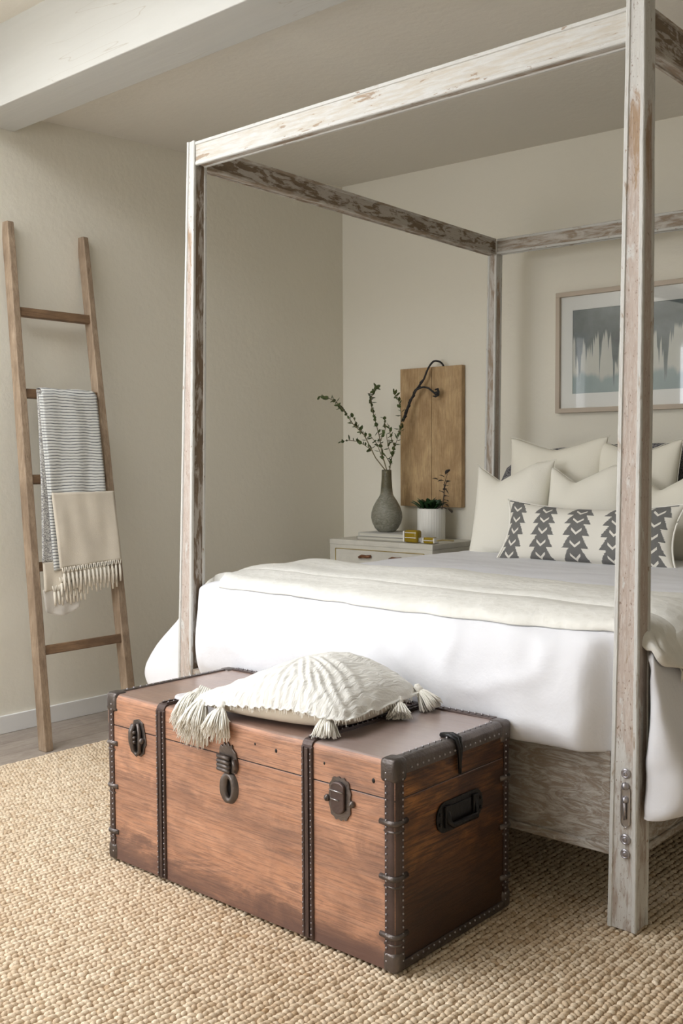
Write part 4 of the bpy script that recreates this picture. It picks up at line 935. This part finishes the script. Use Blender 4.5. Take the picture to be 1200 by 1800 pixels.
for i, (x, z, dx, dz) in enumerate([(.913, 1.165, .5, .7), (.905, 1.15, -.6, .5), (.90, 1.13, -1, .1), (.905, 1.10, 1, .3), (.90, 1.09, .4, -.3), (.90, 1.06, -.7, .4), (.904, 1.04, 1, .3), (.90, 1.02, .8, .1), (.897, 1.00, -.9, .2), (.90, 1.0, .9, -.2), (.89, .98, -.7, -.1), (.92, 1.12, .8, .4), (.90, 1.075, .9, .6), (.86, 1.135, -.3, .2), (.93, .972, 1, -.3)]):
    bigleaf((x, 2.262, z), (dx, random.uniform(-.5, .2), dz), random.uniform(.032, .05), random.uniform(.010, .016), M['sprig'], pt, 'sprig_leaf')
rebase(pt)
# amber glass piece
gp = thing('amber_glass_ornament', 'amber and clear glass ornament with thin stem lying before the planter', 'ornament', (.86, 2.04, NZ))
def rbox(x0, x1, y0, y1, z0, z1, mat, name, bev): return obj(name, MB().box(x0, x1, y0, y1, z0, z1), mat, gp, bevel=bev, seg=3, smooth=True)
rbox(.800, .890, 2.020, 2.075, NZ+.0015, NZ+.072, M['amber'], 'amber_block', .014)
mb = MB()
for x in (.797,): mb.box(x, x+.009, 2.018, 2.077, NZ+.006, NZ+.066)
mb.box(.803, .887, 2.017, 2.0195, NZ+.028, NZ+.032).box(.803, .887, 2.017, 2.0195, NZ+.056, NZ+.059)
obj('rim', mb, M['white'], gp, bevel=.001)
mb = MB().ball((.912, 2.047, NZ+.019), .018, 12).box(.888, .900, 2.040, 2.054, NZ+.008, NZ+.030)
obj('crystal_knob', mb, M['crystal'], gp, smooth=True)
rbox(.928, 1.002, 2.028, 2.066, NZ+.0015, NZ+.036, M['amber'], 'amber_bar', .009)
obj('bar_rim', MB().box(.926, .932, 2.026, 2.068, NZ+.005, NZ+.033).box(.999, 1.005, 2.026, 2.068, NZ+.005, NZ+.033).box(.93, 1.0, 2.025, 2.0275, NZ+.017, NZ+.021), M['white'], gp, bevel=.001)
obj('stem', MB().tube([(1.003, 2.047, NZ+.018), (1.008, 2.10, NZ+.019), (1.012, 2.20, NZ+.010)], .004, 8), M['gold'], gp, smooth=True)
rebase(gp)

# ------------------------------------------------------------------ framed picture
FX0, FX1, FZ0, FZ1 = 1.530, 2.975, 1.492, 2.125
pc = thing('framed_picture', 'wide watercolour of dark dripping band in pale oak frame above headboard', 'picture', ((FX0+FX1)/2, 2.42, FZ0))
wf = .024; mb = MB()
mb.box(FX0, FX1, 2.395, 2.432, FZ1-wf, FZ1).box(FX0, FX1, 2.395, 2.432, FZ0, FZ0+wf).box(FX0, FX0+wf, 2.395, 2.432, FZ0+wf, FZ1-wf).box(FX1-wf, FX1, 2.395, 2.432, FZ0+wf, FZ1-wf)
obj('frame', mb, M['frame'], pc, bevel=.0015)
ax0, ax1, az0, az1 = 1.622, 2.883, 1.592, 2.028
mb = MB().box(FX0+wf, FX1-wf, 2.414, 2.418, FZ0+wf, az0).box(FX0+wf, FX1-wf, 2.414, 2.418, az1, FZ1-wf).box(FX0+wf, ax0, 2.414, 2.418, az0, az1).box(ax1, FX1-wf, 2.414, 2.418, az0, az1)
obj('mat_board', mb, M['mat'], pc)
rebase(pc)
pr = obj('print', MB().box(0, ax1-ax0+.01, 0, .003, 0, az1-az0+.01), M['art'], pc); pr.location = Vector((ax0-.005, 2.4185, az0-.005))-pc.location
gl = obj('glazing', MB().add([(FX0+wf, 2.406, FZ0+wf), (FX1-wf, 2.406, FZ0+wf), (FX1-wf, 2.406, FZ1-wf), (FX0+wf, 2.406, FZ1-wf)], [(0, 1, 2, 3)]), M['glass'], pc)
gl.matrix_parent_inverse = Matrix.Translation(-pc.location)
